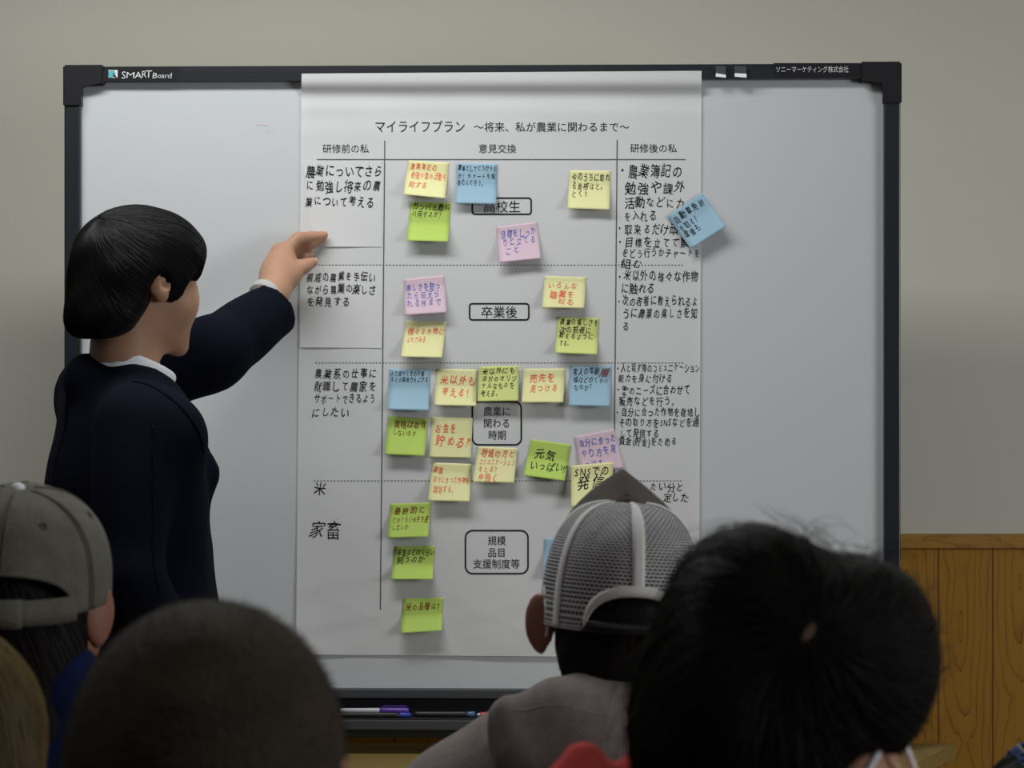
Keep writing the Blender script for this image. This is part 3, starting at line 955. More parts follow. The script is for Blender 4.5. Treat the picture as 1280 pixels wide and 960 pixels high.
        for m in range(3):
            n1, n2 = (m + 1) % 3, (m + 2) % 3
            sl0 = [slice(None)] * 3; sl1 = [slice(None)] * 3
            sl0[m] = slice(0, -1); sl1[m] = slice(1, None)
            A, B = neg[tuple(sl0)], neg[tuple(sl1)]
            for flip, msk in ((False, A & ~B), (True, ~A & B)):
                e = np.argwhere(msk)
                ok = (e[:, n1] > 0) & (e[:, n2] > 0) & (e[:, n1] < d.shape[n1] - 1) & (e[:, n2] < d.shape[n2] - 1)
                e = e[ok]
                if not len(e): continue
                q = []
                for o1, o2 in ((1, 1), (0, 1), (0, 0), (1, 0)):
                    cc = e.copy(); cc[:, n1] -= o1; cc[:, n2] -= o2
                    q.append(idx[tuple(cc.T)])
                q = np.stack(q, 1)
                q = q[(q >= 0).all(1)]
                faces.append(q[:, ::-1] if flip else q)
        Fq = np.concatenate(faces)
        for _ in range(relax):
            s_ = np.zeros_like(V); n_ = np.zeros(len(V))
            for a, b in ((0, 1), (1, 2), (2, 3), (3, 0)):
                np.add.at(s_, Fq[:, a], V[Fq[:, b]]); np.add.at(n_, Fq[:, a], 1)
                np.add.at(s_, Fq[:, b], V[Fq[:, a]]); np.add.at(n_, Fq[:, b], 1)
            V = V * 0.5 + 0.5 * s_ / np.maximum(n_, 1)[:, None]
        return V, Fq


def fobj(name, fld, m, parent=None, relax=1, extra=None):
    V, Fq = fld.mesh(relax)
    me = bpy.data.meshes.new(name)
    if extra:
        eV, eF = extra
        nb = len(V)
        allv = np.concatenate([V, np.asarray(eV)]) if len(eV) else V
    else:
        eF = []; nb = 0; allv = V
    loops = np.concatenate([Fq.ravel()] + ([np.concatenate([np.asarray(f) + nb for f in eF])] if len(eF) else []))
    tot = np.concatenate([np.full(len(Fq), 4)] + ([np.array([len(f) for f in eF])] if len(eF) else []))
    me.vertices.add(len(allv)); me.vertices.foreach_set('co', allv.astype(np.float32).ravel())
    me.loops.add(len(loops)); me.loops.foreach_set('vertex_index', loops.astype(np.int32))
    me.polygons.add(len(tot))
    st = np.concatenate([[0], np.cumsum(tot)[:-1]])
    me.polygons.foreach_set('loop_start', st.astype(np.int32))
    me.polygons.foreach_set('use_smooth', np.ones(len(tot), dtype=bool))
    me.update(calc_edges=True); me.validate()
    me.materials.append(m)
    o = link(bpy.data.objects.new(name, me), parent)
    o['_bvh'] = 0
    del o['_bvh']
    return o, V, Fq


def grid(a, b, h, fine=()):
    """axis from a to b at step h; fine = [(lo, hi, step)] denser stretches"""
    xs = [a]
    while xs[-1] < b:
        x = xs[-1]; st = h
        for lo, hi, s in fine:
            if lo - s <= x <= hi: st = min(st, s)
            elif x < lo and x + h > lo: st = min(st, max(lo - x, s))
        xs.append(x + st)
    return np.array(xs)


def rotz(a):
    c, s = math.cos(a), math.sin(a)
    return np.array([[c, -s, 0], [s, c, 0], [0, 0, 1]])


def rotx(a):
    c, s = math.cos(a), math.sin(a)
    return np.array([[1, 0, 0], [0, c, -s], [0, s, c]])


def roty(a):
    c, s = math.cos(a), math.sin(a)
    return np.array([[c, 0, s], [0, 1, 0], [-s, 0, c]])


def head(f, R, t, s=1.0, ear_out=0.0, ears=(1, -1)):
    """adult head; local x right, y face, z up, origin between the ears"""
    f.frame(R * s, t)
    k = 0.016
    f.ell((0, -0.012, 0.030), (0.076 * s, 0.096 * s, 0.088 * s), k=k)
    f.ell((0, 0.030, -0.030), (0.062 * s, 0.058 * s, 0.078 * s), k=0.03)
    f.ell((0, 0.050, -0.080), (0.044 * s, 0.040 * s, 0.030 * s), k=0.02)
    f.ell((0, 0.078, -0.103), (0.020 * s, 0.014 * s, 0.014 * s), k=0.018)
    for sx in (1, -1):
        f.ell((sx * 0.040, 0.056, -0.030), (0.027 * s, 0.026 * s, 0.036 * s), k=0.025)        # cheek
        f.ell((sx * 0.032, 0.086, 0.012), (0.016 * s, 0.012 * s, 0.010 * s), k=0.010, sub=True)  # eye socket
        f.ell((sx * 0.031, 0.074, 0.011), (0.0125 * s, 0.0125 * s, 0.0115 * s), k=0.004)        # eyeball under the lid
        f.cap((sx * 0.014, 0.090, 0.027), (sx * 0.046, 0.078, 0.027), 0.005 * s, 0.004 * s, k=0.010)
    f.cap((0, 0.086, 0.012), (0, 0.103, -0.024), 0.007 * s, 0.0115 * s, k=0.010)                # nose
    for sx in (1, -1):
        f.ell((sx * 0.011, 0.094, -0.028), (0.008 * s, 0.009 * s, 0.007 * s), k=0.006)
    f.cap((-0.017, 0.082, -0.055), (0.017, 0.082, -0.055), 0.0055 * s, k=0.006)
    f.cap((-0.015, 0.080, -0.067), (0.015, 0.080, -0.067), 0.0062 * s, k=0.006)
    f.cap((-0.020, 0.090, -0.061), (0.020, 0.090, -0.061), 0.0022 * s, k=0.003, sub=True)
    for sx in ears:
        er = rotz(sx * -0.45) @ roty(sx * 0.12)
        x = sx * (0.079 + ear_out)
        f.ell((x, -0.012, 0.000), (0.0078 * s, 0.021 * s, 0.033 * s), rot=rotz(sx * (-0.45 - 28 * ear_out)), k=0.010)
        f.ell((x - sx * 0.003, -0.004, -0.026), (0.006 * s, 0.011 * s, 0.012 * s), k=0.008)
        if not ear_out: f.ell((x + sx * 0.006, -0.004, 0.004), (0.006 * s, 0.011 * s, 0.020 * s), rot=rotz(sx * (-0.45 - 28 * ear_out)), k=0.004, sub=True)


def neck(f, R, t, base, s=1.0, r=0.056):
    f.frame(R * s, t)
    top = f.w((0, -0.022, -0.045))
    f.frame()
    f.cap(top, base, r * s, r * 1.12 * s, k=0.025)


def px_axis(R, v):
    return R @ np.asarray(v, float)


def strands(V, Fq, centre, crown, n, length, rad, seed, lift=(0.0005, 0.003), stop=None, tau0=(0.02, 1.1), wave=0.04,
            seglen=0.009, fly=0.0, swirl=0.0, droop=None):
    """hair strands combed from a crown over a hair mesh; returns verts, faces"""
    r = random.Random(seed)
    bvh = BVHTree.FromPolygons([tuple(p) for p in V], [tuple(int(i) for i in q) for q in Fq])
    centre = Vector(centre); cr = Vector(crown).normalized()
    x = cr.orthogonal().normalized(); y = cr.cross(x)
    oV, oF = [], []
    for _ in range(n):
        ph = r.uniform(0, 2 * math.pi); tau = r.uniform(*tau0)
        L = length * r.uniform(0.5, 1.1); lf = r.uniform(*lift); pts = []; prev = None
        wf, wp, wa = r.uniform(20, 50), r.uniform(0, 6), wave * r.uniform(0.2, 1)
        dist = 0.0; flier = r.random() < fly
        while dist < L:
            a = ph + wa * math.sin(wf * dist + wp) + swirl * tau
            dr = cr * math.cos(tau) + (x * math.cos(a) + y * math.sin(a)) * math.sin(tau)
            hit = bvh.ray_cast(centre + dr * 0.5, -dr, 0.5)
            if hit[0] is None: break
            p = hit[0]; rr = (p - centre).length
            if prev is not None and abs(rr - prev) > 0.014: break
            if stop and stop(p): break
            prev = rr
            up = lf + (0.006 * (dist / L) ** 2 * 3 if flier else 0)
            pts.append(p + dr * up)
            tau += seglen / max(rr, 0.03); dist += seglen
        if len(pts) < 3: continue
        m = len(pts)
        rads = [rad * (1 - 0.8 * (i / (m - 1)) ** 2) for i in range(m)]
        v, f = tube_data(pts, rads, 3, cap=False)
        b = len(oV); oV += [tuple(q) for q in v]; oF += [tuple(i + b for i in q) for q in f]
    return oV, oF


def hair_obj(parent, fld, m, centre, crown, relax=1, name='hair', **kw):
    V, Fq = fld.mesh(relax)
    eV, eF = strands(V, Fq, centre, crown, **kw)
    return fobj(name, fld, m, parent, relax, extra=(eV, eF))


def place_root(o, parent=None):
    return o


def person_tag(o, label, group=None):
    return tag(o, label, 'person', group)


# ---------------------------------------------------------------- caps
def cap_point(az, p, a, l, H, front_bump, flat=0.8):
    """az 0 = back, pi = front; p polar angle from the button"""
    sp, cp = max(0.0, math.sin(min(p, math.pi / 2))) ** flat, math.cos(min(p, math.pi / 2))
    cp = max(cp, 0.0) ** 0.80
    x = a * sp * math.sin(az); y = -l * sp * math.cos(az)
    z = H * cp
    fr = max(0.0, -math.cos(az))
    z += front_bump * max(0.0, 1 - abs(math.sin(az)) / 0.96) ** 0.72 * math.sin(min(p, math.pi / 2) * 2) ** 0.8 if fr > 0 else 0
    if p > math.pi / 2: z -= (p - math.pi / 2) * a
    return Vector((x, y, z))


def cap_patch(name, az0, az1, pf0, pf1, fn, m, parent, na=18, np_=26, off=0.0, thick=0.0012):
    """surface patch; pf0/pf1 give the polar range for an azimuth"""
    V, Fc, UV = [], [], []
    for i in range(na + 1):
        az = az0 + (az1 - az0) * i / na
        for j in range(np_ + 1):
            p = pf0(az) + (pf1(az) - pf0(az)) * j / np_
            q = fn(az, p)
            if off:
                n = Vector((q.x, q.y, max(q.z, 0.02))).normalized(); q = q + n * off
            V.append(q)
            mid = (az0 + az1) / 2
            UV.append(((az - mid) * 0.09 * math.sin(min(p, 1.57)), p * 0.11))
    for i in range(na):
        for j in range(np_):
            a = i * (np_ + 1) + j
            Fc.append((a, a + 1, a + np_ + 2, a + np_ + 1))
    o = mesh_obj(name, V, Fc, m, parent)
    uv = o.data.uv_layers.new(name='UVMap')
    for lp in o.data.loops:
        uv.data[lp.index].uv = UV[lp.vertex_index]
    if thick:
        md = o.modifiers.new('thickness', 'SOLIDIFY'); md.thickness = thick; md.offset = 0
    return o


def set_frame(o, R, t):
    o.matrix_local = Matrix([[*R[0], t[0]], [*R[1], t[1]], [*R[2], t[2]], [0, 0, 0, 1]])


def empty(name, parent=None):
    return link(bpy.data.objects.new(name, None), parent)


# ================================================================= the student at the board
HC = np.array(W(175, 352, 3.65))                      # centre of the head
phi = math.radians(49)                                # faces this far round to the right
RH = rotz(-phi) @ rotx(math.radians(-3))
tc_ = np.array([-0.620, 3.66])                        # torso axis
phb = math.radians(56)
fw = np.array([math.sin(phb), math.cos(phb), 0]); rt = np.array([math.cos(phb), -math.sin(phb), 0])
T3 = lambda r_, f_, z: np.array([tc_[0], tc_[1], 0]) + rt * r_ + fw * f_ + np.array([0, 0, z])
Ls = T3(-0.165, 0.02, 1.365); Rs = T3(0.135, -0.055, 1.320)
Le = np.array(W(262, 442, 3.85))
wr = np.array(W(341, 367, 4.095))
sleeve_end = np.array(W(337, 385, 4.055)); sleeve_dir = np.array(W(356, 371, 4.08)) - np.array(W(300, 408, 4.0)); sleeve_dir = sleeve_dir / np.linalg.norm(sleeve_dir)
Re = T3(0.185, -0.085, 1.08); Rw = T3(0.18, 0.03, 0.87)
hand_ = lambda u, v, off: np.array(bpt(u, v, off))

xs = grid(-0.98, -0.28, 0.009, [(-0.72, -0.49, 0.0045), (-0.46, -0.33, 0.0026)])
ys = grid(3.40, 4.235, 0.009, [(3.52, 3.79, 0.0045), (4.08, 4.215, 0.0026)])
zs = grid(-0.01, 1.70, 0.012, [(1.40, 1.53, 0.0045), (1.53, 1.67, 0.0028)])
f = Field(xs, ys, zs)
head(f, RH, HC, 1.0)
neck(f, RH, HC, T3(0, -0.015, 1.36), 1.0, 0.053)
f.frame()
f.cap(T3(-0.10, 0, 1.30), T3(0.10, 0, 1.29), 0.060, k=0.05)
f.ell(T3(0, 0, 1.18), (0.14, 0.095, 0.20), rot=np.stack([rt, fw, [0, 0, 1]], 1), k=0.04)
f.ell(T3(0, 0, 0.92), (0.135, 0.095, 0.14), rot=np.stack([rt, fw, [0, 0, 1]], 1), k=0.05)
f.cap(Ls, Le, 0.042, 0.036, k=0.03); f.cap(Le, wr, 0.035, 0.026, k=0.02)
f.cap(Rs, Re, 0.042, 0.036, k=0.03); f.cap(Re, Rw, 0.034, 0.026, k=0.02)
for sg in (-1, 1):
    f.cap(T3(sg * 0.08, 0, 0.86), T3(sg * 0.085, 0.01, 0.47), 0.072, 0.052, k=0.03)
    f.cap(T3(sg * 0.085, 0.01, 0.47), T3(sg * 0.09, -0.01, 0.09), 0.05, 0.036, k=0.02)
    f.cap(T3(sg * 0.09, -0.03, 0.045), T3(sg * 0.10, 0.12, 0.035), 0.034, 0.026, k=0.02)
# right hand hanging by the thigh
pc = Rw + np.array([0, 0, -0.045]) + fw * 0.012
f.ell(pc, (0.026, 0.038, 0.048), rot=np.stack([rt, fw, [0, 0, 1]], 1), k=0.015)
for i, (o_, ln) in enumerate(((-0.028, .066), (-0.009, .078), (0.010, .082), (0.028, .074))):
    b0 = pc + fw * o_ + np.array([0, 0, -0.040]); b1 = b0 + np.array([0, 0, -ln * .5]) - rt * 0.008; b2 = b1 + np.array([0, 0, -ln * .4]) - rt * 0.022
    f.cap(b0, b1, 0.010, 0.009, k=0.004); f.cap(b1, b2, 0.009, 0.0075, k=0.004)
b0 = pc + fw * 0.035 + np.array([0, 0, -0.004]); b1 = b0 + fw * 0.02 + np.array([0, 0, -0.035]) - rt * 0.008
f.cap(pc, b0, 0.014, 0.012, k=0.01); f.cap(b0, b1, 0.012, 0.009, k=0.005)
# left hand, fingers resting on the chart
H = lambda u, v, off: np.array(bpt(u, v, off))
mi = H(353.5, 316, 0.060); mm = H(350, 317, 0.048); mr = H(351, 321, 0.036); mp_ = H(353, 327, 0.026)
f.cap(wr, H(349, 338, 0.075), 0.026, 0.024, k=0.02)
f.cap(H(345, 345, 0.085), H(356, 330, 0.062), 0.024, 0.022, k=0.02)
f.cap(H(345, 345, 0.080), mm, 0.024, 0.017, k=0.02)
f.cap(H(348, 345, 0.075), mr, 0.022, 0.015, k=0.02)
f.cap(H(352, 348, 0.070), mp_, 0.020, 0.014, k=0.02)
f.cap(H(350, 335, 0.075), mi, 0.022, 0.0145, k=0.02)


def finger(pts, rs, k=0.004):
    for i in range(len(pts) - 1):
        f.cap(pts[i], pts[i + 1], rs[i], rs[i + 1], k=k)


finger([mi, H(372.5, 297.5, 0.050), H(390, 295.5, 0.028), H(405.5, 293.5, 0.0175)], [0.0135, 0.0110, 0.0095, 0.0072])
finger([mm, H(369.5, 303, 0.030), H(388, 303.5, 0.024), H(402.5, 299, 0.0165)], [0.0130, 0.0108, 0.0092, 0.0072])
finger([mr, H(369, 312, 0.022), H(385, 309, 0.0205), H(395, 305, 0.0155)], [0.0120, 0.0100, 0.0086, 0.0068])
finger([mp_, H(368, 322, 0.016), H(381, 320.5, 0.0180), H(389, 318.5, 0.0155)], [0.0105, 0.0088, 0.0078, 0.0064])
th0 = H(352, 350, 0.088); th1 = H(362.5, 343.5, 0.082); th2 = H(379.5, 333, 0.066); th3 = H(390.5, 328, 0.055)
f.cap(H(346, 356, 0.10), th1, 0.022, 0.0175, k=0.02)
finger([th1, th2, th3], [0.0165, 0.0125, 0.0098], k=0.008)
f.cap(th1, mi, 0.010, 0.008, k=0.016)                    # web between thumb and forefinger
student, _, _ = fobj('person', f, M_skin, None, relax=1)
person_tag(student, 'standing dark haired person in a navy blazer touching the paper chart')
# nails, eyes
nl = []
for c, d in ((H(392.6, 327.2, 0.063), (0.6, -0.6, 0.3)),):
    V = []
    nrm = Vector(d).normalized(); ax_ = (Vector(th3) - Vector(th2)).normalized(); sd = nrm.cross(ax_).normalized()
    c0 = Vector(th3) + nrm * 0.0088
    for i in range(5):
        for j in range(4):
            a = (i / 4 - .5) * 2; b = (j / 3 - .5) * 2
            V.append(c0 + ax_ * b * 0.0055 + sd * a * 0.0055 - nrm * 0.0024 * a * a)
    Fc = [(i * 4 + j, i * 4 + j + 1, i * 4 + j + 5, i * 4 + j + 4) for i in range(4) for j in range(3)]
    M_nail = mat('nail', (0.60, 0.37, 0.28), 0.3, 0.5)
    o = mesh_obj('thumbnail', V, Fc, M_nail, student)
    md = o.modifiers.new('thickness', 'SOLIDIFY'); md.thickness = 0.0006
for sx in (1, -1):
    c = RH @ np.array((sx * 0.031, 0.0775, 0.0115)) + HC
    bm = bmesh.new(); bmesh.ops.create_uvsphere(bm, u_segments=14, v_segments=10, radius=0.0112)
    bmesh.ops.translate(bm, verts=bm.verts, vec=Vector(c))
    eo = bm_obj('eye', bm, M_eye, student, smooth=True)
    bm = bmesh.new(); bmesh.ops.create_uvsphere(bm, u_segments=12, v_segments=8, radius=0.0056)
    bmesh.ops.scale(bm, verts=bm.verts, vec=(1, 1, 1)); bmesh.ops.translate(bm, verts=bm.verts, vec=Vector(c + RH @ np.array((0, 0.0068, 0))))
    bm_obj('iris', bm, M_iris, eo, smooth=True)

# hair: full mop with a fringe, tapered at the nape
hx = grid(HC[0] - .17, HC[0] + .17, 0.004); hy = grid(HC[1] - .17, HC[1] + .17, 0.004); hz = grid(HC[2] - .17, HC[2] + .17, 0.004)
h = Field(hx, hy, hz).frame(RH, HC)
h.ell((0, -0.008, 0.032), (0.092, 0.107, 0.088), k=0.01)
h.ell((0, -0.042, -0.008), (0.082, 0.070, 0.086), k=0.03)
h.ell((0, 0.026, 0.045), (0.088, 0.074, 0.066), k=0.03)
h.cap((-0.03, -0.070, -0.06), (0.03, -0.070, -0.06), 0.042, k=0.03)
h.ell((0.070, 0.030, 0.004), (0.014, 0.014, 0.026), k=0.02)
h.ell((-0.070, 0.030, 0.004), (0.014, 0.014, 0.026), k=0.02)
h.box((0, 0.128, -0.06), (0.14, 0.092, 0.062), rad=0.02, k=0.012, sub=True)       # face
h.box((0, 0.150, -0.02), (0.072, 0.070, 0.055), rad=0.02, k=0.012, sub=True)      # brow opening under the fringe
for sx in (1, -1):
    h.ell((sx * 0.100, -0.008, -0.030), (0.042, 0.026, 0.042), k=0.008, sub=True)    # round the ear
    h.box((sx * 0.09, 0.010, -0.098), (0.05, 0.050, 0.050), rot=rotx(-0.5), rad=0.02, k=0.015, sub=True)
h.cut((0, -0.07, -0.100), (0, 0.35, -1), k=0.02)
h.wobble(0.0016, 90, 3)
crown = RH @ np.array((0.01, -0.075, 0.075))
hair_obj(student, h, M_hair, HC + RH @ np.array((0, -0.012, 0.02)), crown, n=4200, length=0.16, rad=0.0007, seed=5,
         tau0=(0.03, 1.6), lift=(-0.0004, 0.0016), fly=0.0, swirl=0.25, wave=0.05)

# blazer
jb = np.stack([rt, fw, [0, 0, 1]], 1)
jx = grid(-1.0, -0.26, 0.008); jy = grid(3.38, 4.16, 0.008); jz = grid(0.70, 1.62, 0.008)
j = Field(jx, jy, jz)
j.cap(T3(-0.09, -0.005, 1.352), T3(0.06, -0.015, 1.345), 0.064, k=0.05)
j.cap(T3(-0.145, 0.008, 1.33), T3(0.135, -0.005, 1.300), 0.066, k=0.05)
j.ell(T3(0, -0.01, 1.19), (0.170, 0.122, 0.21), rot=jb, k=0.05)
j.ell(T3(0, 0.005, 0.93), (0.170, 0.130, 0.26), rot=jb, k=0.06)
j.cap(T3(0, 0.088, 1.10), T3(0.02, 0.10, 0.80), 0.050, k=0.06)
j.cap(T3(0.055, 0.075, 1.30), T3(0.045, 0.104, 1.235), 0.026, 0.022, k=0.03)
j.cap(T3(0.045, 0.104, 1.235), T3(0.0, 0.095, 1.12), 0.022, 0.026, k=0.03)
j.cap(Ls, Le, 0.070, 0.061, k=0.04)
j.cap(Le, sleeve_end + sleeve_dir * 0.06, 0.060, 0.050, k=0.03)
j.cap(Rs, Re, 0.064, 0.055, k=0.03); j.cap(Re, Rw + np.array([0, 0, 0.02]), 0.057, 0.047, k=0.02)
dirw = (wr - Le) / np.linalg.norm(wr - Le)
j.cap(T3(-0.06, -0.040, 1.380), T3(-0.01, -0.075, 1.388), 0.030, k=0.03)
j.cap(T3(-0.01, -0.075, 1.388), T3(0.060, -0.040, 1.355), 0.028, k=0.03)
j.cap(T3(0.060, -0.040, 1.355), T3(0.075, 0.06, 1.275), 0.024, 0.022, k=0.03)
j.cap(T3(-0.060, -0.035, 1.380), T3(-0.075, 0.06, 1.315), 0.028, 0.024, k=0.03)
j.ell(T3(0.006, 0.042, 1.416), (0.073, 0.093, 0.104), rot=jb @ rotx(-0.35), k=0.010, sub=True)
j.cap(T3(-0.062, -0.052, 1.402), T3(-0.015, -0.074, 1.404), 0.016, k=0.02)
j.cap(T3(-0.015, -0.074, 1.404), T3(0.030, -0.066, 1.392), 0.016, 0.014, k=0.02)          # neck opening
sx_ = np.cross(sleeve_dir, [0, 0, 1]); sx_ = sx_ / np.linalg.norm(sx_); sy_ = np.cross(sleeve_dir, sx_)
j.box(sleeve_end + sleeve_dir * 0.06, (0.12, 0.12, 0.06), rot=np.stack([sx_, sy_, sleeve_dir], 1), rad=0.003, k=0.005, sub=True)
j.cap(sleeve_end - sleeve_dir * 0.02, sleeve_end + sleeve_dir * 0.05, 0.041, k=0.004, sub=True)
j.cut((0, 0, 0.76), (0, 0, -1))
j.wobble(0.0035, 26, 11)
jk, jV, jF = fobj('jacket', j, M_navy, student, relax=2)
# seams and lapel as raised edges laid on the cloth


def on_surface(V, Fq, pts, off=0.002, toward=None):
    bvh = BVHTree.FromPolygons([tuple(p) for p in V], [tuple(int(i) for i in q) for q in Fq])
    out = []
    for p in pts:
        q = bvh.find_nearest(Vector(p))
        out.append(q[0] + q[1] * off)
    return out


def curve_pts(ctrl, n=24):
    ctrl = [np.asarray(c, float) for c in ctrl]
    out = []
    m = len(ctrl) - 1
    for i in range(n + 1):
        t = i / n * m; a = min(int(t), m - 1); u = t - a
        p0, p1, p2, p3 = ctrl[max(a - 1, 0)], ctrl[a], ctrl[a + 1], ctrl[min(a + 2, m)]
        out.append(0.5 * ((2 * p1) + (-p0 + p2) * u + (2 * p0 - 5 * p1 + 4 * p2 - p3) * u * u + (-p0 + 3 * p1 - 3 * p2 + p3) * u ** 3))
    return out


def seam(name, V, Fq, ctrl, rad, m, parent, n=26, off=0.0):
    return tube_obj(name, on_surface(V, Fq, curve_pts(ctrl, n), off), rad, m, parent, n=6)


seam('back_seam', jV, jF, [T3(0.0, -0.2, 1.38), T3(0, -0.2, 1.2), T3(0, -0.2, 1.0), T3(0, -0.2, 0.8)], 0.0022, M_navy, jk)
seam('sleeve_seam', jV, jF, [W(205, 520, 3.4), W(217, 580, 3.4), W(222, 650, 3.4), W(227, 740, 3.4)], 0.0025, M_navy, jk)
# jacket collar and shirt collar round the neck


def collar(name, c, rx, ry, R, h0, h1, flare, m, parent, a0=-math.pi, a1=math.pi, drop=0.0, thick=0.003, n=44):
    """band round the neck; angle 0 = front; drop lowers the front"""
    V, Fc = [], []
    for i in range(n + 1):
        a = a0 + (a1 - a0) * i / n
        fr = (1 + math.cos(a)) / 2
        for j in range(6):
            t = j / 5
            z = h0 + (h1 - h0) * t - drop * fr
            s = 1 + flare * (1 - t)
            V.append(np.asarray(c) + R @ np.array((rx * s * math.sin(a), ry * s * math.cos(a), z)))
    for i in range(n):
        for j in range(5):
            a = i * 6 + j
            Fc.append((a, a + 6, a + 7, a + 1))
    o = mesh_obj(name, V, Fc, m, parent)
    md = o.modifiers.new('thickness', 'SOLIDIFY'); md.thickness = thick; md.offset = 0
    return o


NB = T3(0, -0.005, 1.385)
Rb = np.stack([rt, fw, [0, 0, 1]], 1)
sc_ = Field(grid(-0.80, -0.44, 0.004), grid(3.48, 3.84, 0.004), grid(1.26, 1.47, 0.004)).frame(Rb @ rotx(math.radians(-22)), T3(0.006, -0.002, 1.394))
for k_ in range(40):
    a0 = 2 * math.pi * k_ / 40; a1 = 2 * math.pi * (k_ + 1) / 40
    if abs((a0 + math.pi) % (2 * math.pi) - math.pi) < 0.12: continue
    lo = -0.02
    P_ = lambda a, z, gr: (0.0615 * gr * math.sin(a), 0.066 * gr * math.cos(a), z)
    for z, gr in ((-0.028, 1.07), (-0.018, 1.05), (-0.008, 1.03), (0.002, 1.01), (0.012, 0.99), (0.020, 0.98)):
        sc_.cap(P_(a0, z, gr), P_(a1, z, gr), 0.0062, k=0.002)
fobj('shirt_collar', sc_, M_shirt, student, relax=2)
seam('lapel_edge', jV, jF, [W(163, 452, 3.52), W(205, 482, 3.50), W(245, 528, 3.50), W(272, 570, 3.52)], 0.0035, M_navy, jk)
bc = np.array(W(333, 367, 4.075)); bd = np.array(W(349, 347, 4.11)) - bc; bd = bd / np.linalg.norm(bd)
o = tube_obj('wristband', [bc - bd * 0.012, bc - bd * 0.010, bc + bd * 0.002, bc + bd * 0.005], [0.028, 0.0300, 0.0300, 0.0285], M_wrist, student, n=28)
tr_ = Field(grid(-0.95, -0.35, 0.012), grid(3.38, 3.95, 0.012), grid(0.03, 1.0, 0.012))
tr_.ell(T3(0, 0, 0.90), (0.155, 0.112, 0.12), rot=jb, k=0.03)
for sg in (-1, 1):
    tr_.cap(T3(sg * 0.08, 0, 0.86), T3(sg * 0.087, 0.01, 0.47), 0.088, 0.072, k=0.03)
    tr_.cap(T3(sg * 0.087, 0.01, 0.47), T3(sg * 0.09, -0.01, 0.10), 0.072, 0.062, k=0.03)
tr_.cut((0, 0, 0.075), (0, 0, -1))
fobj('trousers', tr_, M_trouser, student)
for sg in (-1, 1):
    sf = Field(grid(-0.95, -0.3, 0.008), grid(3.35, 4.0, 0.008), grid(-0.01, 0.14, 0.006))
    sf.cap(T3(sg * 0.09, -0.035, 0.05), T3(sg * 0.10, 0.12, 0.042), 0.047, 0.042, k=0.02)
    sf.cut((0, 0, 0.002), (0, 0, -1), k=0.004); sf.cut((0, 0, 0.085), (0, 0, 1), k=0.01)
    fobj('shoe', sf, M_shoe, student)


# ================================================================= the seated audience
def sitter(hc, yaw, label, skin, s=1.0, pitch=0.0, roll=0.0, ear_out=0.0, hips=0.0, step=0.0042, sh_drop=0.0, lift=0.0):
    """body of a person seated below the frame: head, neck, torso, folded arms, thighs"""
    R = rotz(-yaw) @ rotx(pitch) @ roty(roll)
    hc = np.asarray(hc, float)
    x0, y0, z0 = hc
    f = Field(grid(x0 - .30, x0 + .30, 0.014, [(x0 - .12, x0 + .12, step)]),
              grid(y0 - .22, y0 + .42, 0.014, [(y0 - .13, y0 + .13, step)]),
              grid(0.42, z0 + .16, 0.014, [(z0 - .15, z0 + .16, step)]))
    head(f, R, hc, s, ear_out)
    B = lambda r_, fwd, z: np.array([x0, y0, z0]) + rotz(-yaw * 0.3) @ np.array([r_, fwd + hips * max(0, -z) / 0.6, z + lift])
    neck(f, R, hc, B(0, -0.03, -0.205), s, 0.057)
    f.frame()
    f.cap(B(-.13, -0.02, -.245 - sh_drop), B(.13, -0.02, -.245 - sh_drop), 0.06, k=0.05)
    f.ell(B(0, 0, -.40), (0.150, 0.10, 0.19), k=0.05)
    f.ell(B(0, 0.01, -.60), (0.150, 0.115, 0.13), k=0.05)
    o, _, _ = fobj('person', f, skin, None)
    person_tag(o, label)
    return o, R, B


def top_field(B, hc, h=0.009, xr=.34, z0=-.68, z1=-.06, puff=0.0):
    x, y, z = hc
    g = Field(grid(x - xr, x + xr, h), grid(y - .26, y + .36, h), grid(z + z0 - .02, z + z1, h))
    g.cap(B(-.10, -0.025, -.235), B(.10, -0.025, -.235), 0.078 + puff, k=0.05)
    g.cap(B(-.175, -0.02, -.275), B(.175, -0.02, -.275), 0.074 + puff, k=0.05)
    g.ell(B(0, -0.005, -.42), (0.178, 0.125 + puff, 0.21), k=0.06)
    g.ell(B(0, 0.01, -.60), (0.172, 0.132 + puff, 0.12), k=0.05)
    for sg in (-1, 1):
        g.cap(B(sg * .195, -0.01, -.29), B(sg * .235, 0.02, -.53), 0.062 + puff, 0.052 + puff, k=0.04)
        g.cap(B(sg * .235, 0.02, -.53), B(sg * .10, 0.16, -.60), 0.052 + puff, 0.045, k=0.03)
    return g


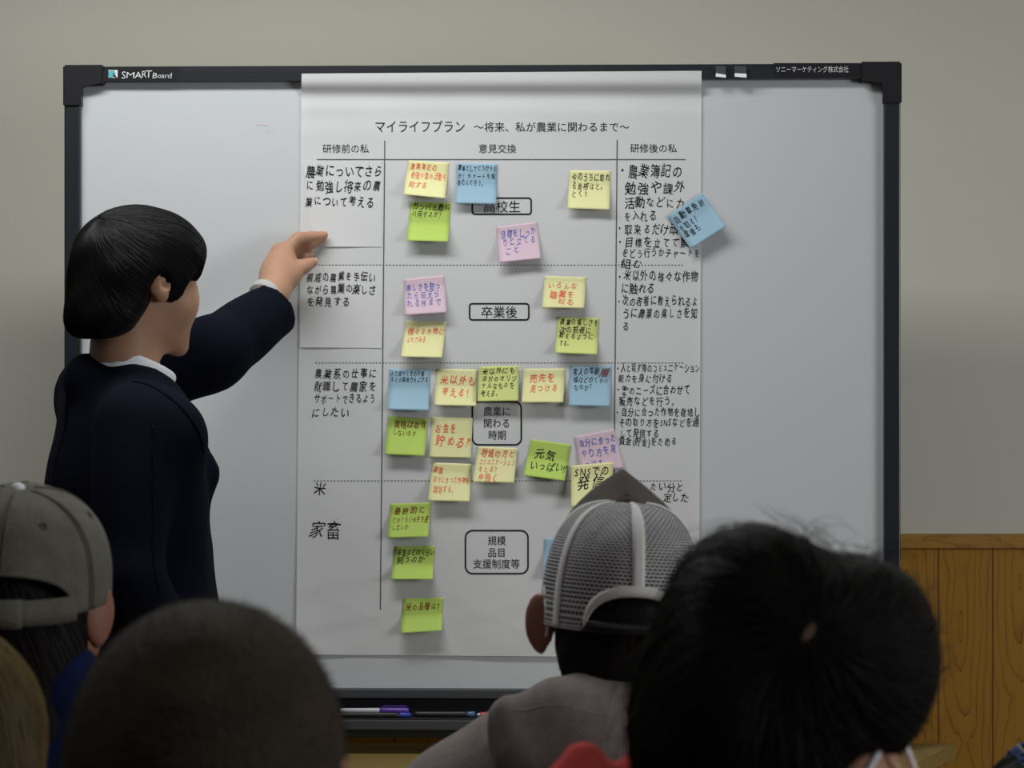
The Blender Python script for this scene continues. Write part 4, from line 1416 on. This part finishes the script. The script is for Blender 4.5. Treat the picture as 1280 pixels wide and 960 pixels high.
# ---- man in the white mesh cap
hc1 = np.array(W(777, 778, 2.53))
p1, R1, B1 = sitter(hc1, math.radians(-4), 'seated person in a white mesh cap and taupe hooded top before the chart', M_skin_dark,
                    ear_out=0.014, step=0.0034, roll=math.radians(2), lift=0.074)
h = Field(grid(hc1[0] - .13, hc1[0] + .13, 0.0042), grid(hc1[1] - .15, hc1[1] + .13, 0.0042), grid(hc1[2] - .16, hc1[2] + .15, 0.0042)).frame(R1, hc1)
h.ell((0, -0.012, 0.030), (0.080, 0.099, 0.092), k=0.01)
h.ell((0, -0.045, -0.030), (0.074, 0.060, 0.080), k=0.03)
h.ell((0.012, -0.050, -0.085), (0.062, 0.044, 0.050), k=0.03)
h.box((0, 0.105, -0.05), (0.14, 0.098, 0.080), rad=0.02, k=0.012, sub=True)
for sx in (1, -1):
    h.ell((sx * 0.105, 0.004, -0.020), (0.040, 0.034, 0.048), k=0.006, sub=True)
    h.box((sx * 0.09, 0.014, -0.098), (0.05, 0.045, 0.050), rad=0.02, k=0.015, sub=True)
hair_obj(p1, h, M_hair, hc1 + R1 @ np.array((0, -0.012, 0.0)), R1 @ np.array((0, -0.6, 0.7)), n=900, length=0.06, rad=0.0005, seed=9,
         tau0=(0.3, 1.7), lift=(-.0004, 0.0006))
# the cap
RC1 = rotz(math.radians(4)) @ rotx(math.radians(-2)) @ roty(math.radians(3.5))
C1 = np.array(W(778, 775, 2.53))
cap1 = empty('mesh_cap', p1); set_frame(cap1, RC1, C1)
A1, L1, H1 = 0.0925, 0.124, 0.132
bmp = 0.058
fn1 = lambda az, p: cap_point(az, p, A1, L1, H1, bmp, 0.64)
PM = math.radians(95)


def rim1(az):
    a = abs((az + math.pi) % (2 * math.pi) - math.pi)
    arch = math.radians(36)
    if a < arch:
        return PM - math.radians(15) * (1 - (a / arch) ** 2.4) ** 0.55
    return PM


z0_ = lambda az: 0.02
for a0, a1 in ((0, 60), (60, 107), (-60, 0), (-107, -60)):
    cap_patch('mesh_panel', math.radians(a0), math.radians(a1), z0_, rim1, fn1, M_net, cap1, na=26, np_=34, thick=0)
cap_patch('front_panel', math.radians(107), math.radians(180), z0_, lambda a: PM, fn1, M_captaupe, cap1)
cap_patch('front_panel', math.radians(180), math.radians(253), z0_, lambda a: PM, fn1, M_captaupe, cap1)


def tape(az_c, hw, p0, p1, fn, m, parent, off=0.0012, name='seam_tape', n=30):
    """binding tape of half width hw metres along a seam"""
    V, Fc = [], []
    for i in range(n + 1):
        p = p0 + (p1 - p0) * i / n
        c = fn(az_c, p); e = fn(az_c + 0.02, p) - fn(az_c - 0.02, p)
        e = e.normalized(); nn = (fn(az_c, p + 0.02) - fn(az_c, p - 0.02)).cross(e).normalized()
        if nn.dot(c) < 0: nn = -nn
        for q in (-1, -.4, .4, 1):
            V.append(c + e * hw * q * min(1, 0.25 + p * 1.2) + nn * off * (1.0 if abs(q) < .9 else 0.6))
    for i in range(n):
        for k in range(3):
            a = i * 4 + k; Fc.append((a, a + 1, a + 5, a + 4))
    o = mesh_obj(name, V, Fc, m, parent)
    md = o.modifiers.new('thickness', 'SOLIDIFY'); md.thickness = 0.001; md.offset = 0
    return o


tape(0, 0.0068, 0.10, rim1(0), fn1, M_tape, cap1)
for sg in (-1, 1):
    tape(sg * math.radians(60), 0.0062, 0.10, PM, fn1, M_tape, cap1)
    tape(sg * math.radians(107), 0.0045, 0.10, PM, fn1, M_tape, cap1)


def edge_tape(az0, az1, rim, w, fn, m, parent, n=60, name='edge_tape', off=0.0014):
    V, Fc = [], []
    for i in range(n + 1):
        az = az0 + (az1 - az0) * i / n
        p = rim(az)
        for q in (0, .5, 1):
            c = fn(az, p - w * q); nn = Vector((c.x, c.y, 0)).normalized(); V.append(c + nn * off)
    for i in range(n):
        for k in range(2):
            a = i * 3 + k; Fc.append((a, a + 1, a + 4, a + 3))
    o = mesh_obj(name, V, Fc, m, parent)
    md = o.modifiers.new('thickness', 'SOLIDIFY'); md.thickness = 0.0012; md.offset = 0
    return o


edge_tape(-math.radians(35.9), math.radians(35.9), rim1, 0.085, fn1, M_tape, cap1)
cap_patch('sweatband', math.radians(37), math.radians(323), lambda a: PM - 0.20, lambda a: PM + 0.01, lambda a, p: fn1(a, p) * 0.985, M_captaupe, cap1, na=60, np_=4)
bm = bmesh.new(); bmesh.ops.create_uvsphere(bm, u_segments=16, v_segments=10, radius=0.0078)
bmesh.ops.scale(bm, verts=bm.verts, vec=(1, 1, 0.7)); bmesh.ops.translate(bm, verts=bm.verts, vec=fn1(0, 0) + Vector((0, 0, 0.001)))
bm_obj('button', bm, M_captaupe, cap1, smooth=True)
V, Fc = [], []
for i in range(25):
    az = math.radians(-37 + 74 * i / 24)
    for q in (0, 1):
        c = fn1(az, PM - 0.10 * q); V.append(c * 0.99)
Fc = [(2 * i, 2 * i + 1, 2 * i + 3, 2 * i + 2) for i in range(24)]
o = mesh_obj('snap_strap', V, Fc, M_black, cap1)
md = o.modifiers.new('thickness', 'SOLIDIFY'); md.thickness = 0.0016


def visor(fn, pm, length, m, parent, az_h=62):
    V, Fc = [], []
    n = 30
    for i in range(n + 1):
        az = math.pi + math.radians(-az_h + 2 * az_h * i / n)
        c = fn(az, pm); k = math.cos((i / n - .5) * math.pi) ** 0.6 if 0 < i < n else 0.0
        for j_ in range(7):
            t = j_ / 6
            V.append(Vector((c.x * (1 + 0.05 * t * k), c.y + length * t * k, c.z - 0.012 * t * k - 0.12 * abs(c.x) * t)))
    for i in range(n):
        for j_ in range(6):
            a = i * 7 + j_; Fc.append((a, a + 1, a + 8, a + 7))
    o = mesh_obj('visor', V, Fc, m, parent)
    md = o.modifiers.new('thickness', 'SOLIDIFY'); md.thickness = 0.003
    return o


visor(fn1, PM, 0.07, M_captaupe, cap1)
# mask loop behind the ear
ep = lambda x, y, z: R1 @ np.array((x, y, z)) + hc1
tube_obj('mask_loop', curve_pts([ep(-0.080, 0.07, -0.03), ep(-0.088, 0.012, 0.034), ep(-0.0885, -0.024, 0.020), ep(-0.086, -0.026, -0.006), ep(-0.087, -0.016, -0.020), ep(-0.084, 0.02, -0.028)], 30), 0.0016, M_mask, p1, n=6)
# hooded top
t1 = top_field(B1, hc1, 0.008, z1=0.0)
t1.frame()
hd = lambda u, v, d: np.array(W(u, v, d))
t1.cap(hd(648, 915, 2.43), hd(700, 888, 2.43), 0.036, 0.034, k=0.012)
t1.cap(hd(700, 888, 2.43), hd(840, 900, 2.43), 0.034, 0.034, k=0.02)
t1.cap(hd(636, 896, 2.42), hd(650, 935, 2.41), 0.024, 0.030, k=0.010)
t1.ell(hd(770, 965, 2.42), (0.120, 0.065, 0.085), k=0.03)
t1.cap(hd(700, 866, 2.455), hd(738, 850, 2.455), 0.012, 0.013, k=0.02)
t1.cap(hd(738, 850, 2.455), hd(830, 872, 2.455), 0.013, 0.013, k=0.02)
t1.frame()
t1.ell(ep(0.0, 0.0, -0.125), (0.066, 0.066, 0.060), k=0.012, sub=True)
t1.wobble(0.002, 40, 4)
hoodie, hV, hF = fobj('hooded_top', t1, M_taupe, p1)
seam('hood_seam', hV, hF, [hd(640, 872, 2.38), hd(700, 868, 2.36), hd(760, 876, 2.35), hd(830, 890, 2.36)], 0.0013, M_taupe, hoodie, off=-0.0009)

# ---- person in the washed grey cap, far left
hc2 = np.array(W(24, 762, 2.27))
p2, R2, B2 = sitter(hc2, math.radians(5), 'seated person in a washed grey cap with a strap at the left edge', M_skin_dark, ear_out=0.005, step=0.0034, hips=0.05, lift=0.075)
h = Field(grid(hc2[0] - .13, hc2[0] + .13, 0.0045), grid(hc2[1] - .15, hc2[1] + .13, 0.0045), grid(hc2[2] - .16, hc2[2] + .15, 0.0045)).frame(R2, hc2)
h.ell((0, -0.012, 0.030), (0.080, 0.098, 0.086), k=0.01)
h.ell((0, -0.040, -0.040), (0.078, 0.060, 0.080), k=0.03)
h.ell((0, -0.045, -0.11), (0.070, 0.045, 0.060), k=0.03)
h.box((0, 0.105, -0.05), (0.14, 0.098, 0.080), rad=0.02, k=0.012, sub=True)
for sx in (1, -1):
    h.ell((sx * 0.112, 0.004, -0.016), (0.038, 0.034, 0.044), k=0.006, sub=True)
hair_obj(p2, h, M_hair2, hc2 + R2 @ np.array((0, -0.012, 0.0)), R2 @ np.array((0, -0.6, 0.7)), n=700, length=0.06, rad=0.0008, seed=19, tau0=(0.3, 1.8), lift=(-.0004, 0.0006))
RC2 = rotz(math.radians(4)) @ rotx(math.radians(6)) @ roty(math.radians(2))
C2 = np.array(W(20, 734, 2.27))
cap2 = empty('cotton_cap', p2); set_frame(cap2, RC2, C2)
A2, L2, H2 = 0.095, 0.122, 0.100
fn2 = lambda az, p: cap_point(az, p, A2, L2, H2, 0.006, 0.80) * (1 + 0.006 * math.sin(9 * az + 5 * p) * math.sin(p))


def rim2(az):
    a = abs((az + math.pi) % (2 * math.pi) - math.pi)
    arch = math.radians(46)
    if a < arch:
        return PM - math.radians(20) * math.sqrt(max(0, 1 - (a / arch) ** 2.2))
    return PM


for k_ in range(6):
    o = cap_patch('crown_panel', math.radians(60 * k_), math.radians(60 * k_ + 60), z0_, rim2 if k_ in (0, 5) else (lambda a: PM), fn2, M_capgrey, cap2, na=22, np_=26)
for k_ in range(6):
    for s_ in (-1, 1):
        tape(math.radians(60 * k_) + s_ * 0.028, 0.0008, 0.12, (rim2(math.radians(60 * k_)) if k_ == 0 else PM), fn2, M_capstitch, cap2, name='stitch_line', off=0.0014)
edge_tape(-math.radians(45), math.radians(45), rim2, 0.05, fn2, M_capgrey, cap2)
bm = bmesh.new(); bmesh.ops.create_uvsphere(bm, u_segments=16, v_segments=10, radius=0.0072)
bmesh.ops.scale(bm, verts=bm.verts, vec=(1, 1, 0.75)); bmesh.ops.translate(bm, verts=bm.verts, vec=fn2(0, 0) + Vector((0, 0, 0.001)))
bm_obj('button', bm, M_mask, cap2, smooth=True)['label'] = 'white button'
for az in (30, -30, 90, -90):
    c = fn2(math.radians(az), 0.78); n = Vector((c.x, c.y, c.z * .9)).normalized()
    Rq = n.to_track_quat('Z', 'Y').to_matrix().to_4x4()
    bm = bmesh.new()
    for i in range(14):
        pass
    V, Fc = [], []
    for i in range(16):
        for k_ in range(6):
            a = 2 * math.pi * i / 16; b = 2 * math.pi * k_ / 6
            V.append(c + (Rq @ Vector(((0.0032 + 0.0011 * math.cos(b)) * math.cos(a), (0.0032 + 0.0011 * math.cos(b)) * math.sin(a), 0.0011 * math.sin(b) + 0.0008))))
    for i in range(16):
        for k_ in range(6):
            Fc.append((i * 6 + k_, ((i + 1) % 16) * 6 + k_, ((i + 1) % 16) * 6 + (k_ + 1) % 6, i * 6 + (k_ + 1) % 6))
    bm.free()
    mesh_obj('eyelet', V, Fc, M_captaupe, cap2)
V = []
for i in range(31):
    az = math.radians(-47 + 94 * i / 30)
    for q in (0, .5, 1):
        c = fn2(az, PM + 0.02 - 0.20 * q); V.append(c * (1.0 + 0.012 * (1 - abs(az))) + Vector((0, 0, -0.004)))
Fc = [(3 * i + k_, 3 * i + k_ + 1, 3 * i + k_ + 4, 3 * i + k_ + 3) for i in range(30) for k_ in range(2)]
o = mesh_obj('back_strap', V, Fc, M_capgrey, cap2); md = o.modifiers.new('thickness', 'SOLIDIFY'); md.thickness = 0.002
V = []
for i in range(13):
    az = math.radians(-38 + 52 * i / 12)
    for q in (0, .5, 1):
        c = fn2(az, PM + 0.03 - 0.22 * q); V.append(c * (1.03) + Vector((0, 0, -0.004)))
Fc = [(3 * i + k_, 3 * i + k_ + 1, 3 * i + k_ + 4, 3 * i + k_ + 3) for i in range(12) for k_ in range(2)]
o = mesh_obj('strap_tab', V, Fc, M_capgrey, cap2); md = o.modifiers.new('thickness', 'SOLIDIFY'); md.thickness = 0.002
visor(fn2, PM, 0.068, M_capgrey, cap2)
t2 = top_field(B2, hc2, 0.009, z1=0.04)
t2.cap(B2(-.05, -.05, -.145), B2(.05, -.05, -.145), 0.045, k=0.03)
t2.ell(B2(0, 0.0, -.10), (0.064, 0.064, 0.062), k=0.012, sub=True)
t2.wobble(0.002, 50, 6)
fobj('jacket', t2, M_bluejacket, p2)

# ---- person with cropped hair, front row left
hc3 = np.array(W(264, 1005, 1.38)) + np.array([0, 0, 0.0])
p3, R3, B3 = sitter(hc3, math.radians(6), 'seated person with closely cropped dark hair in the nearest row', M_skin_dark, s=1.02)
h = Field(grid(hc3[0] - .13, hc3[0] + .13, 0.004), grid(hc3[1] - .15, hc3[1] + .14, 0.004), grid(hc3[2] - .15, hc3[2] + .16, 0.004)).frame(R3, hc3)
h.ell((0, -0.012, 0.032), (0.0835, 0.102, 0.094), k=0.01)
h.ell((0, -0.045, -0.020), (0.077, 0.066, 0.085), k=0.03)
h.box((0, 0.115, -0.05), (0.14, 0.098, 0.080), rad=0.02, k=0.012, sub=True)
for sx in (1, -1):
    h.ell((sx * 0.105, 0.000, -0.030), (0.036, 0.030, 0.045), k=0.006, sub=True)
hV3, hF3 = h.mesh(1)
r_ = random.Random(3)
eV, eF = [], []
tris = hV3[hF3]
nrm = np.cross(tris[:, 1] - tris[:, 0], tris[:, 3] - tris[:, 0]); ln = np.linalg.norm(nrm, axis=1)
pick = np.random.RandomState(4).choice(len(tris), 15000, p=ln / ln.sum())
rs_ = np.random.RandomState(5)
nm = nrm / np.maximum(ln, 1e-12)[:, None]
sgn = 1.0 if (nm * (tris.mean(1) - hc3)).sum() > 0 else -1.0
for q in pick:
    c = tris[q].mean(0) + rs_.normal(size=3) * 0.001
    n = nm[q] * sgn + rs_.normal(size=3) * 0.35; n /= np.linalg.norm(n)
    x = np.cross(n, [0.3, 0.5, 0.8]); x /= np.linalg.norm(x); y = np.cross(n, x)
    b = len(eV); wd = 0.00022
    eV += [tuple(c + x * wd), tuple(c - x * wd * .5 + y * wd * .87), tuple(c - x * wd * .5 - y * wd * .87), tuple(c + n * r_.uniform(0.002, 0.0045))]
    eF += [(b, b + 1, b + 3), (b + 1, b + 2, b + 3), (b + 2, b, b + 3)]
fobj('hair', h, M_buzz, p3, extra=(eV, eF))
t3 = top_field(B3, hc3, 0.011)
t3.ell(B3(0, 0.0, -.12), (0.066, 0.066, 0.060), k=0.012, sub=True)
fobj('sweater', t3, M_darkcoat, p3)

# ---- person with thick tousled hair and a coral hood, front row right
hc4 = np.array(W(972, 944, 1.59))
p4, R4, B4 = sitter(hc4, math.radians(40), 'seated person with thick tousled black hair and a coral red hood', M_skin, step=0.0034, s=1.0, roll=math.radians(6))
h = Field(grid(hc4[0] - .16, hc4[0] + .16, 0.004), grid(hc4[1] - .17, hc4[1] + .16, 0.004), grid(hc4[2] - .17, hc4[2] + .20, 0.004))
E4 = lambda u, v, dd=0.0: np.array(W(u, v, 1.59 + dd))
q_ = 1 / 1770.0
h.ell(E4(985, 835), (168 * q_, 0.112, 142 * q_), k=0.01)
h.ell(E4(938, 772, 0.0), (106 * q_, 0.090, 112 * q_), k=0.012)
h.ell(E4(1083, 802, 0.0), (80 * q_, 0.085, 102 * q_), k=0.012)
h.ell(E4(895, 880, -0.005), (92 * q_, 0.110, 130 * q_), k=0.025)
h.ell(E4(965, 930, -0.03), (120 * q_, 0.07, 110 * q_), k=0.03)
h.ell(E4(868, 945, -0.02), (68 * q_, 0.088, 90 * q_), k=0.03)
h.ell(E4(1082, 855, 0.0), (80 * q_, 0.08, 72 * q_), k=0.02)
h.ell(E4(1088, 972, -0.07), (40 * q_, 0.08, 40 * q_), k=0.012, sub=True)
h.frame(R4, hc4)
h.box((0.03, 0.130, -0.04), (0.10, 0.088, 0.10), rad=0.02, k=0.012, sub=True)
for sx in (1,):
    h.ell((sx * 0.112, 0.002, -0.018), (0.040, 0.034, 0.044), k=0.008, sub=True)
h.wobble(0.003, 60, 8)
whirl = np.array(W(1012, 790, 1.49)) - (hc4 + np.array([0, 0, 0.055]))
V4, F4 = h.mesh(1)
cen4 = hc4 + np.array([0, 0, 0.055])
s1 = strands(V4, F4, cen4, whirl, n=6000, length=0.13, rad=0.00055, seed=21, tau0=(0.05, 2.2), lift=(-0.0005, 0.0025), fly=0.03, swirl=0.5, wave=0.10)
s2 = strands(V4, F4, cen4, whirl, n=420, length=0.10, rad=0.00028, seed=22, tau0=(0.3, 2.1), lift=(0.002, 0.005), fly=0.3, swirl=0.5, wave=0.16)
# loose wisps standing up at the top
eV, eF = list(s1[0]), list(s1[1])
b = len(eV); eV += s2[0]; eF += [tuple(i + b for i in q) for q in s2[1]]
r_ = random.Random(31)
for i in range(38):
    u0 = r_.uniform(985, 1110)
    base = E4(u0, 704 if u0 > 1020 else 676, r_.uniform(-0.03, 0.03))
    du = r_.uniform(10, 60) * r_.choice((1, 1, -0.6)); hgt = r_.uniform(8, 26)
    pts = curve_pts([base, base + np.array([du * .3 * q_, 0, hgt * q_]), base + np.array([du * .8 * q_, 0, hgt * 1.1 * q_]), base + np.array([du * 1.2 * q_, 0, hgt * .2 * q_])], 10)
    v, fc = tube_data(pts, [0.00028 * (1 - .7 * k / 10) for k in range(11)], 3, cap=False)
    b = len(eV); eV += [tuple(x) for x in v]; eF += [tuple(k + b for k in q) for q in fc]
fobj('hair', h, M_hair2, p4, extra=(eV, eF))
bv4 = BVHTree.FromPolygons([tuple(p) for p in V4], [tuple(int(i) for i in q) for q in F4])
V, Fc = [], []
for i in range(7):
    for k_ in range(5):
        a = (i / 6 - .5) * 2; b = (k_ / 4 - .5) * 2
        sc = math.sqrt(max(0.0, 1 - a * a)) if abs(a) < 1 else 0.12
        p = np.array(W(1012 + a * 9 + b * sc * 3.5, 790 - a * 12 + b * sc * 4, 1.2))
        dr = Vector(p - np.array(CAMP)).normalized()
        hit = bv4.ray_cast(Vector(p), dr, 1.0)
        V.append((hit[0] - dr * 0.0012) if hit[0] else Vector(p) + dr * .3)
Fc = [(i * 5 + k_, i * 5 + k_ + 1, i * 5 + k_ + 6, i * 5 + k_ + 5) for i in range(6) for k_ in range(4)]
mesh_obj('scalp_patch', V, Fc, mat('scalp_skin', (0.13, 0.075, 0.05), 0.6, 0.2), p4)
e4 = lambda x, y, z: R4 @ np.array((x, y, z)) + hc4
tube_obj('mask_loop', curve_pts([e4(0.070, 0.09, -0.03), e4(0.086, 0.014, 0.030), e4(0.090, -0.026, 0.016), e4(0.085, -0.032, -0.012), e4(0.078, -0.014, -0.038), e4(0.066, 0.07, -0.07)], 30), 0.0028, M_mask, p4, n=8)
t4 = top_field(B4, hc4, 0.008, z1=0.05)
K4 = lambda u, v, d: np.array(W(u, v, d))
t4.frame()
t4.cap(K4(704, 985, 1.60), K4(730, 950, 1.60), 0.018, 0.014, k=0.008)
t4.cap(K4(730, 950, 1.60), K4(758, 972, 1.59), 0.013, 0.010, k=0.008)
t4.cap(K4(772, 985, 1.60), K4(806, 948, 1.60), 0.010, 0.013, k=0.006)
t4.cap(K4(690, 1050, 1.60), K4(735, 1005, 1.60), 0.034, 0.022, k=0.015)
t4.cap(K4(765, 1015, 1.59), K4(840, 985, 1.59), 0.024, 0.024, k=0.012)
t4.cap(K4(740, 1110, 1.56), K4(1040, 1120, 1.50), 0.050, 0.055, k=0.03)
t4.frame()
t4.ell(B4(0, 0.01, -.12), (0.066, 0.066, 0.060), k=0.012, sub=True)
fobj('hooded_top', t4, M_redfleece, p4)

# ---- person with long light brown hair, bottom left corner
hc5 = np.array(W(-84, 962, 1.86))
p5, R5, B5 = sitter(hc5, math.radians(8), 'seated person with long straight light brown hair at the bottom left corner', M_skin)
h = Field(grid(hc5[0] - .16, hc5[0] + .16, 0.0045), grid(hc5[1] - .17, hc5[1] + .16, 0.0045), grid(hc5[2] - .42, hc5[2] + .16, 0.006)).frame(R5, hc5)
h.ell((0, -0.012, 0.030), (0.092, 0.110, 0.098), k=0.01)
h.ell((0, -0.040, -0.06), (0.102, 0.085, 0.13), k=0.03)
h.cap((0.045, -0.06, -0.10), (0.06, -0.075, -0.34), 0.052, 0.046, k=0.04)
h.cap((-0.045, -0.06, -0.10), (-0.06, -0.075, -0.34), 0.052, 0.046, k=0.04)
h.box((0, 0.115, -0.06), (0.068, 0.095, 0.085), rad=0.02, k=0.012, sub=True)
h.frame()
V5, F5 = h.mesh(1)
bv5 = BVHTree.FromPolygons([tuple(p) for p in V5], [tuple(int(i) for i in q) for q in F5])
eV, eF = [], []
r_ = random.Random(77)
top5 = hc5 + np.array([0, -0.01, 0.128])
for i in range(1500):
    a = r_.uniform(-math.pi, math.pi) * 0.62 - math.pi / 2          # round the back and sides
    pts = []
    lf = r_.uniform(0.0, 0.004); z1 = r_.uniform(-0.36, -0.20); aw = r_.uniform(-.15, .15)
    for k in range(26):
        t = k / 25
        z = hc5[2] + 0.126 + (z1 - 0.126) * t ** 1.2
        aa = a + aw * math.sin(3 * t)
        dr = Vector((math.cos(aa), math.sin(aa), 0))
        o_ = Vector((hc5[0], hc5[1] - 0.03, z))
        hit = bv5.ray_cast(o_ + dr * 0.4, -dr, 0.4)
        if hit[0] is None:
            if pts: break
            continue
        if (hit[0] - o_).dot(dr) < 0: break
        pts.append(hit[0] + hit[1] * lf)
    if len(pts) < 5: continue
    v, fc = tube_data(pts, [0.0012 * (1 - .6 * k / len(pts)) for k in range(len(pts))], 3, cap=False)
    b = len(eV); eV += [tuple(x) for x in v]; eF += [tuple(k + b for k in q) for q in fc]
fobj('hair', h, M_blonde, p5, extra=(eV, eF))
t5 = top_field(B5, hc5, 0.011)
fobj('coat', t5, M_darkcoat, p5)

# ---- person in a denim cap, bottom right corner
hc6 = np.array(W(1335, 1083, 2.1))
p6, R6, B6 = sitter(hc6, math.radians(-16), 'seated person with dark hair and a blue denim cap at the bottom right corner', M_skin)
G6 = lambda: Field(grid(hc6[0] - .15, hc6[0] + .15, 0.0045), grid(hc6[1] - .16, hc6[1] + .16, 0.0045), grid(hc6[2] - .16, hc6[2] + .16, 0.0045)).frame(R6, hc6)
h = G6()
h.ell((0, -0.014, 0.022), (0.096, 0.114, 0.100), k=0.01)
h.ell((0, -0.05, -0.03), (0.080, 0.07, 0.09), k=0.03)
h.box((0, 0.125, -0.05), (0.14, 0.098, 0.080), rad=0.02, k=0.012, sub=True)
hair_obj(p6, h, M_hair2, hc6 + np.array((0, -0.012, 0.0)), (0, -0.4, 0.9), n=900, length=0.1, rad=0.0006, seed=41, tau0=(0.3, 1.7), lift=(-.0004, 0.001))
cp = G6()
cp.ell((0.004, -0.012, 0.022), (0.101, 0.119, 0.1050), k=0.01)
cp.ell((0.004, -0.012, 0.022), (0.098, 0.115, 0.1015), k=0.001, sub=True)
cp.frame()
edge6 = np.array(W(1259, 940, 2.1)); edn = np.array((-0.93, 0.05, -0.36))
cp.cut(edge6, edn, k=0.002)
cp.cut(hc6 + np.array((0, 0, -0.02)), (0, 0, -1), k=0.002)
cpo, cV, cF = fobj('denim_cap', cp, M_denim, p6)
bvc = BVHTree.FromPolygons([tuple(p) for p in cV], [tuple(int(i) for i in q) for q in cF])
edn_ = Vector(edn).normalized(); ax1 = edn_.cross(Vector((0, 1, 0))).normalized(); ax2 = edn_.cross(ax1).normalized()
cc6 = Vector(hc6 + R6 @ np.array((0.004, -0.012, 0.022)))
for dd in (0.004, 0.013):
    o_ = cc6 - edn_ * ((cc6 - Vector(edge6)).dot(edn_)) - edn_ * dd
    pts = []
    for i in range(61):
        a = 2 * math.pi * i / 60
        dr = ax1 * math.cos(a) + ax2 * math.sin(a)
        hit = bvc.ray_cast(o_ + dr * 0.3, -dr, 0.3)
        if hit[0] is not None and (hit[0] - o_).dot(dr) > 0.02 and hit[0].z > hc6[2] - 0.018: pts.append(hit[0] + dr * 0.0004)
        elif len(pts) > 6: break
        else: pts = []
    if len(pts) > 3: tube_obj('stitch_line', pts, 0.0007, M_stitch, cpo, n=5)
t6 = top_field(B6, hc6, 0.012)
fobj('sweater', t6, M_darkcoat, p6)
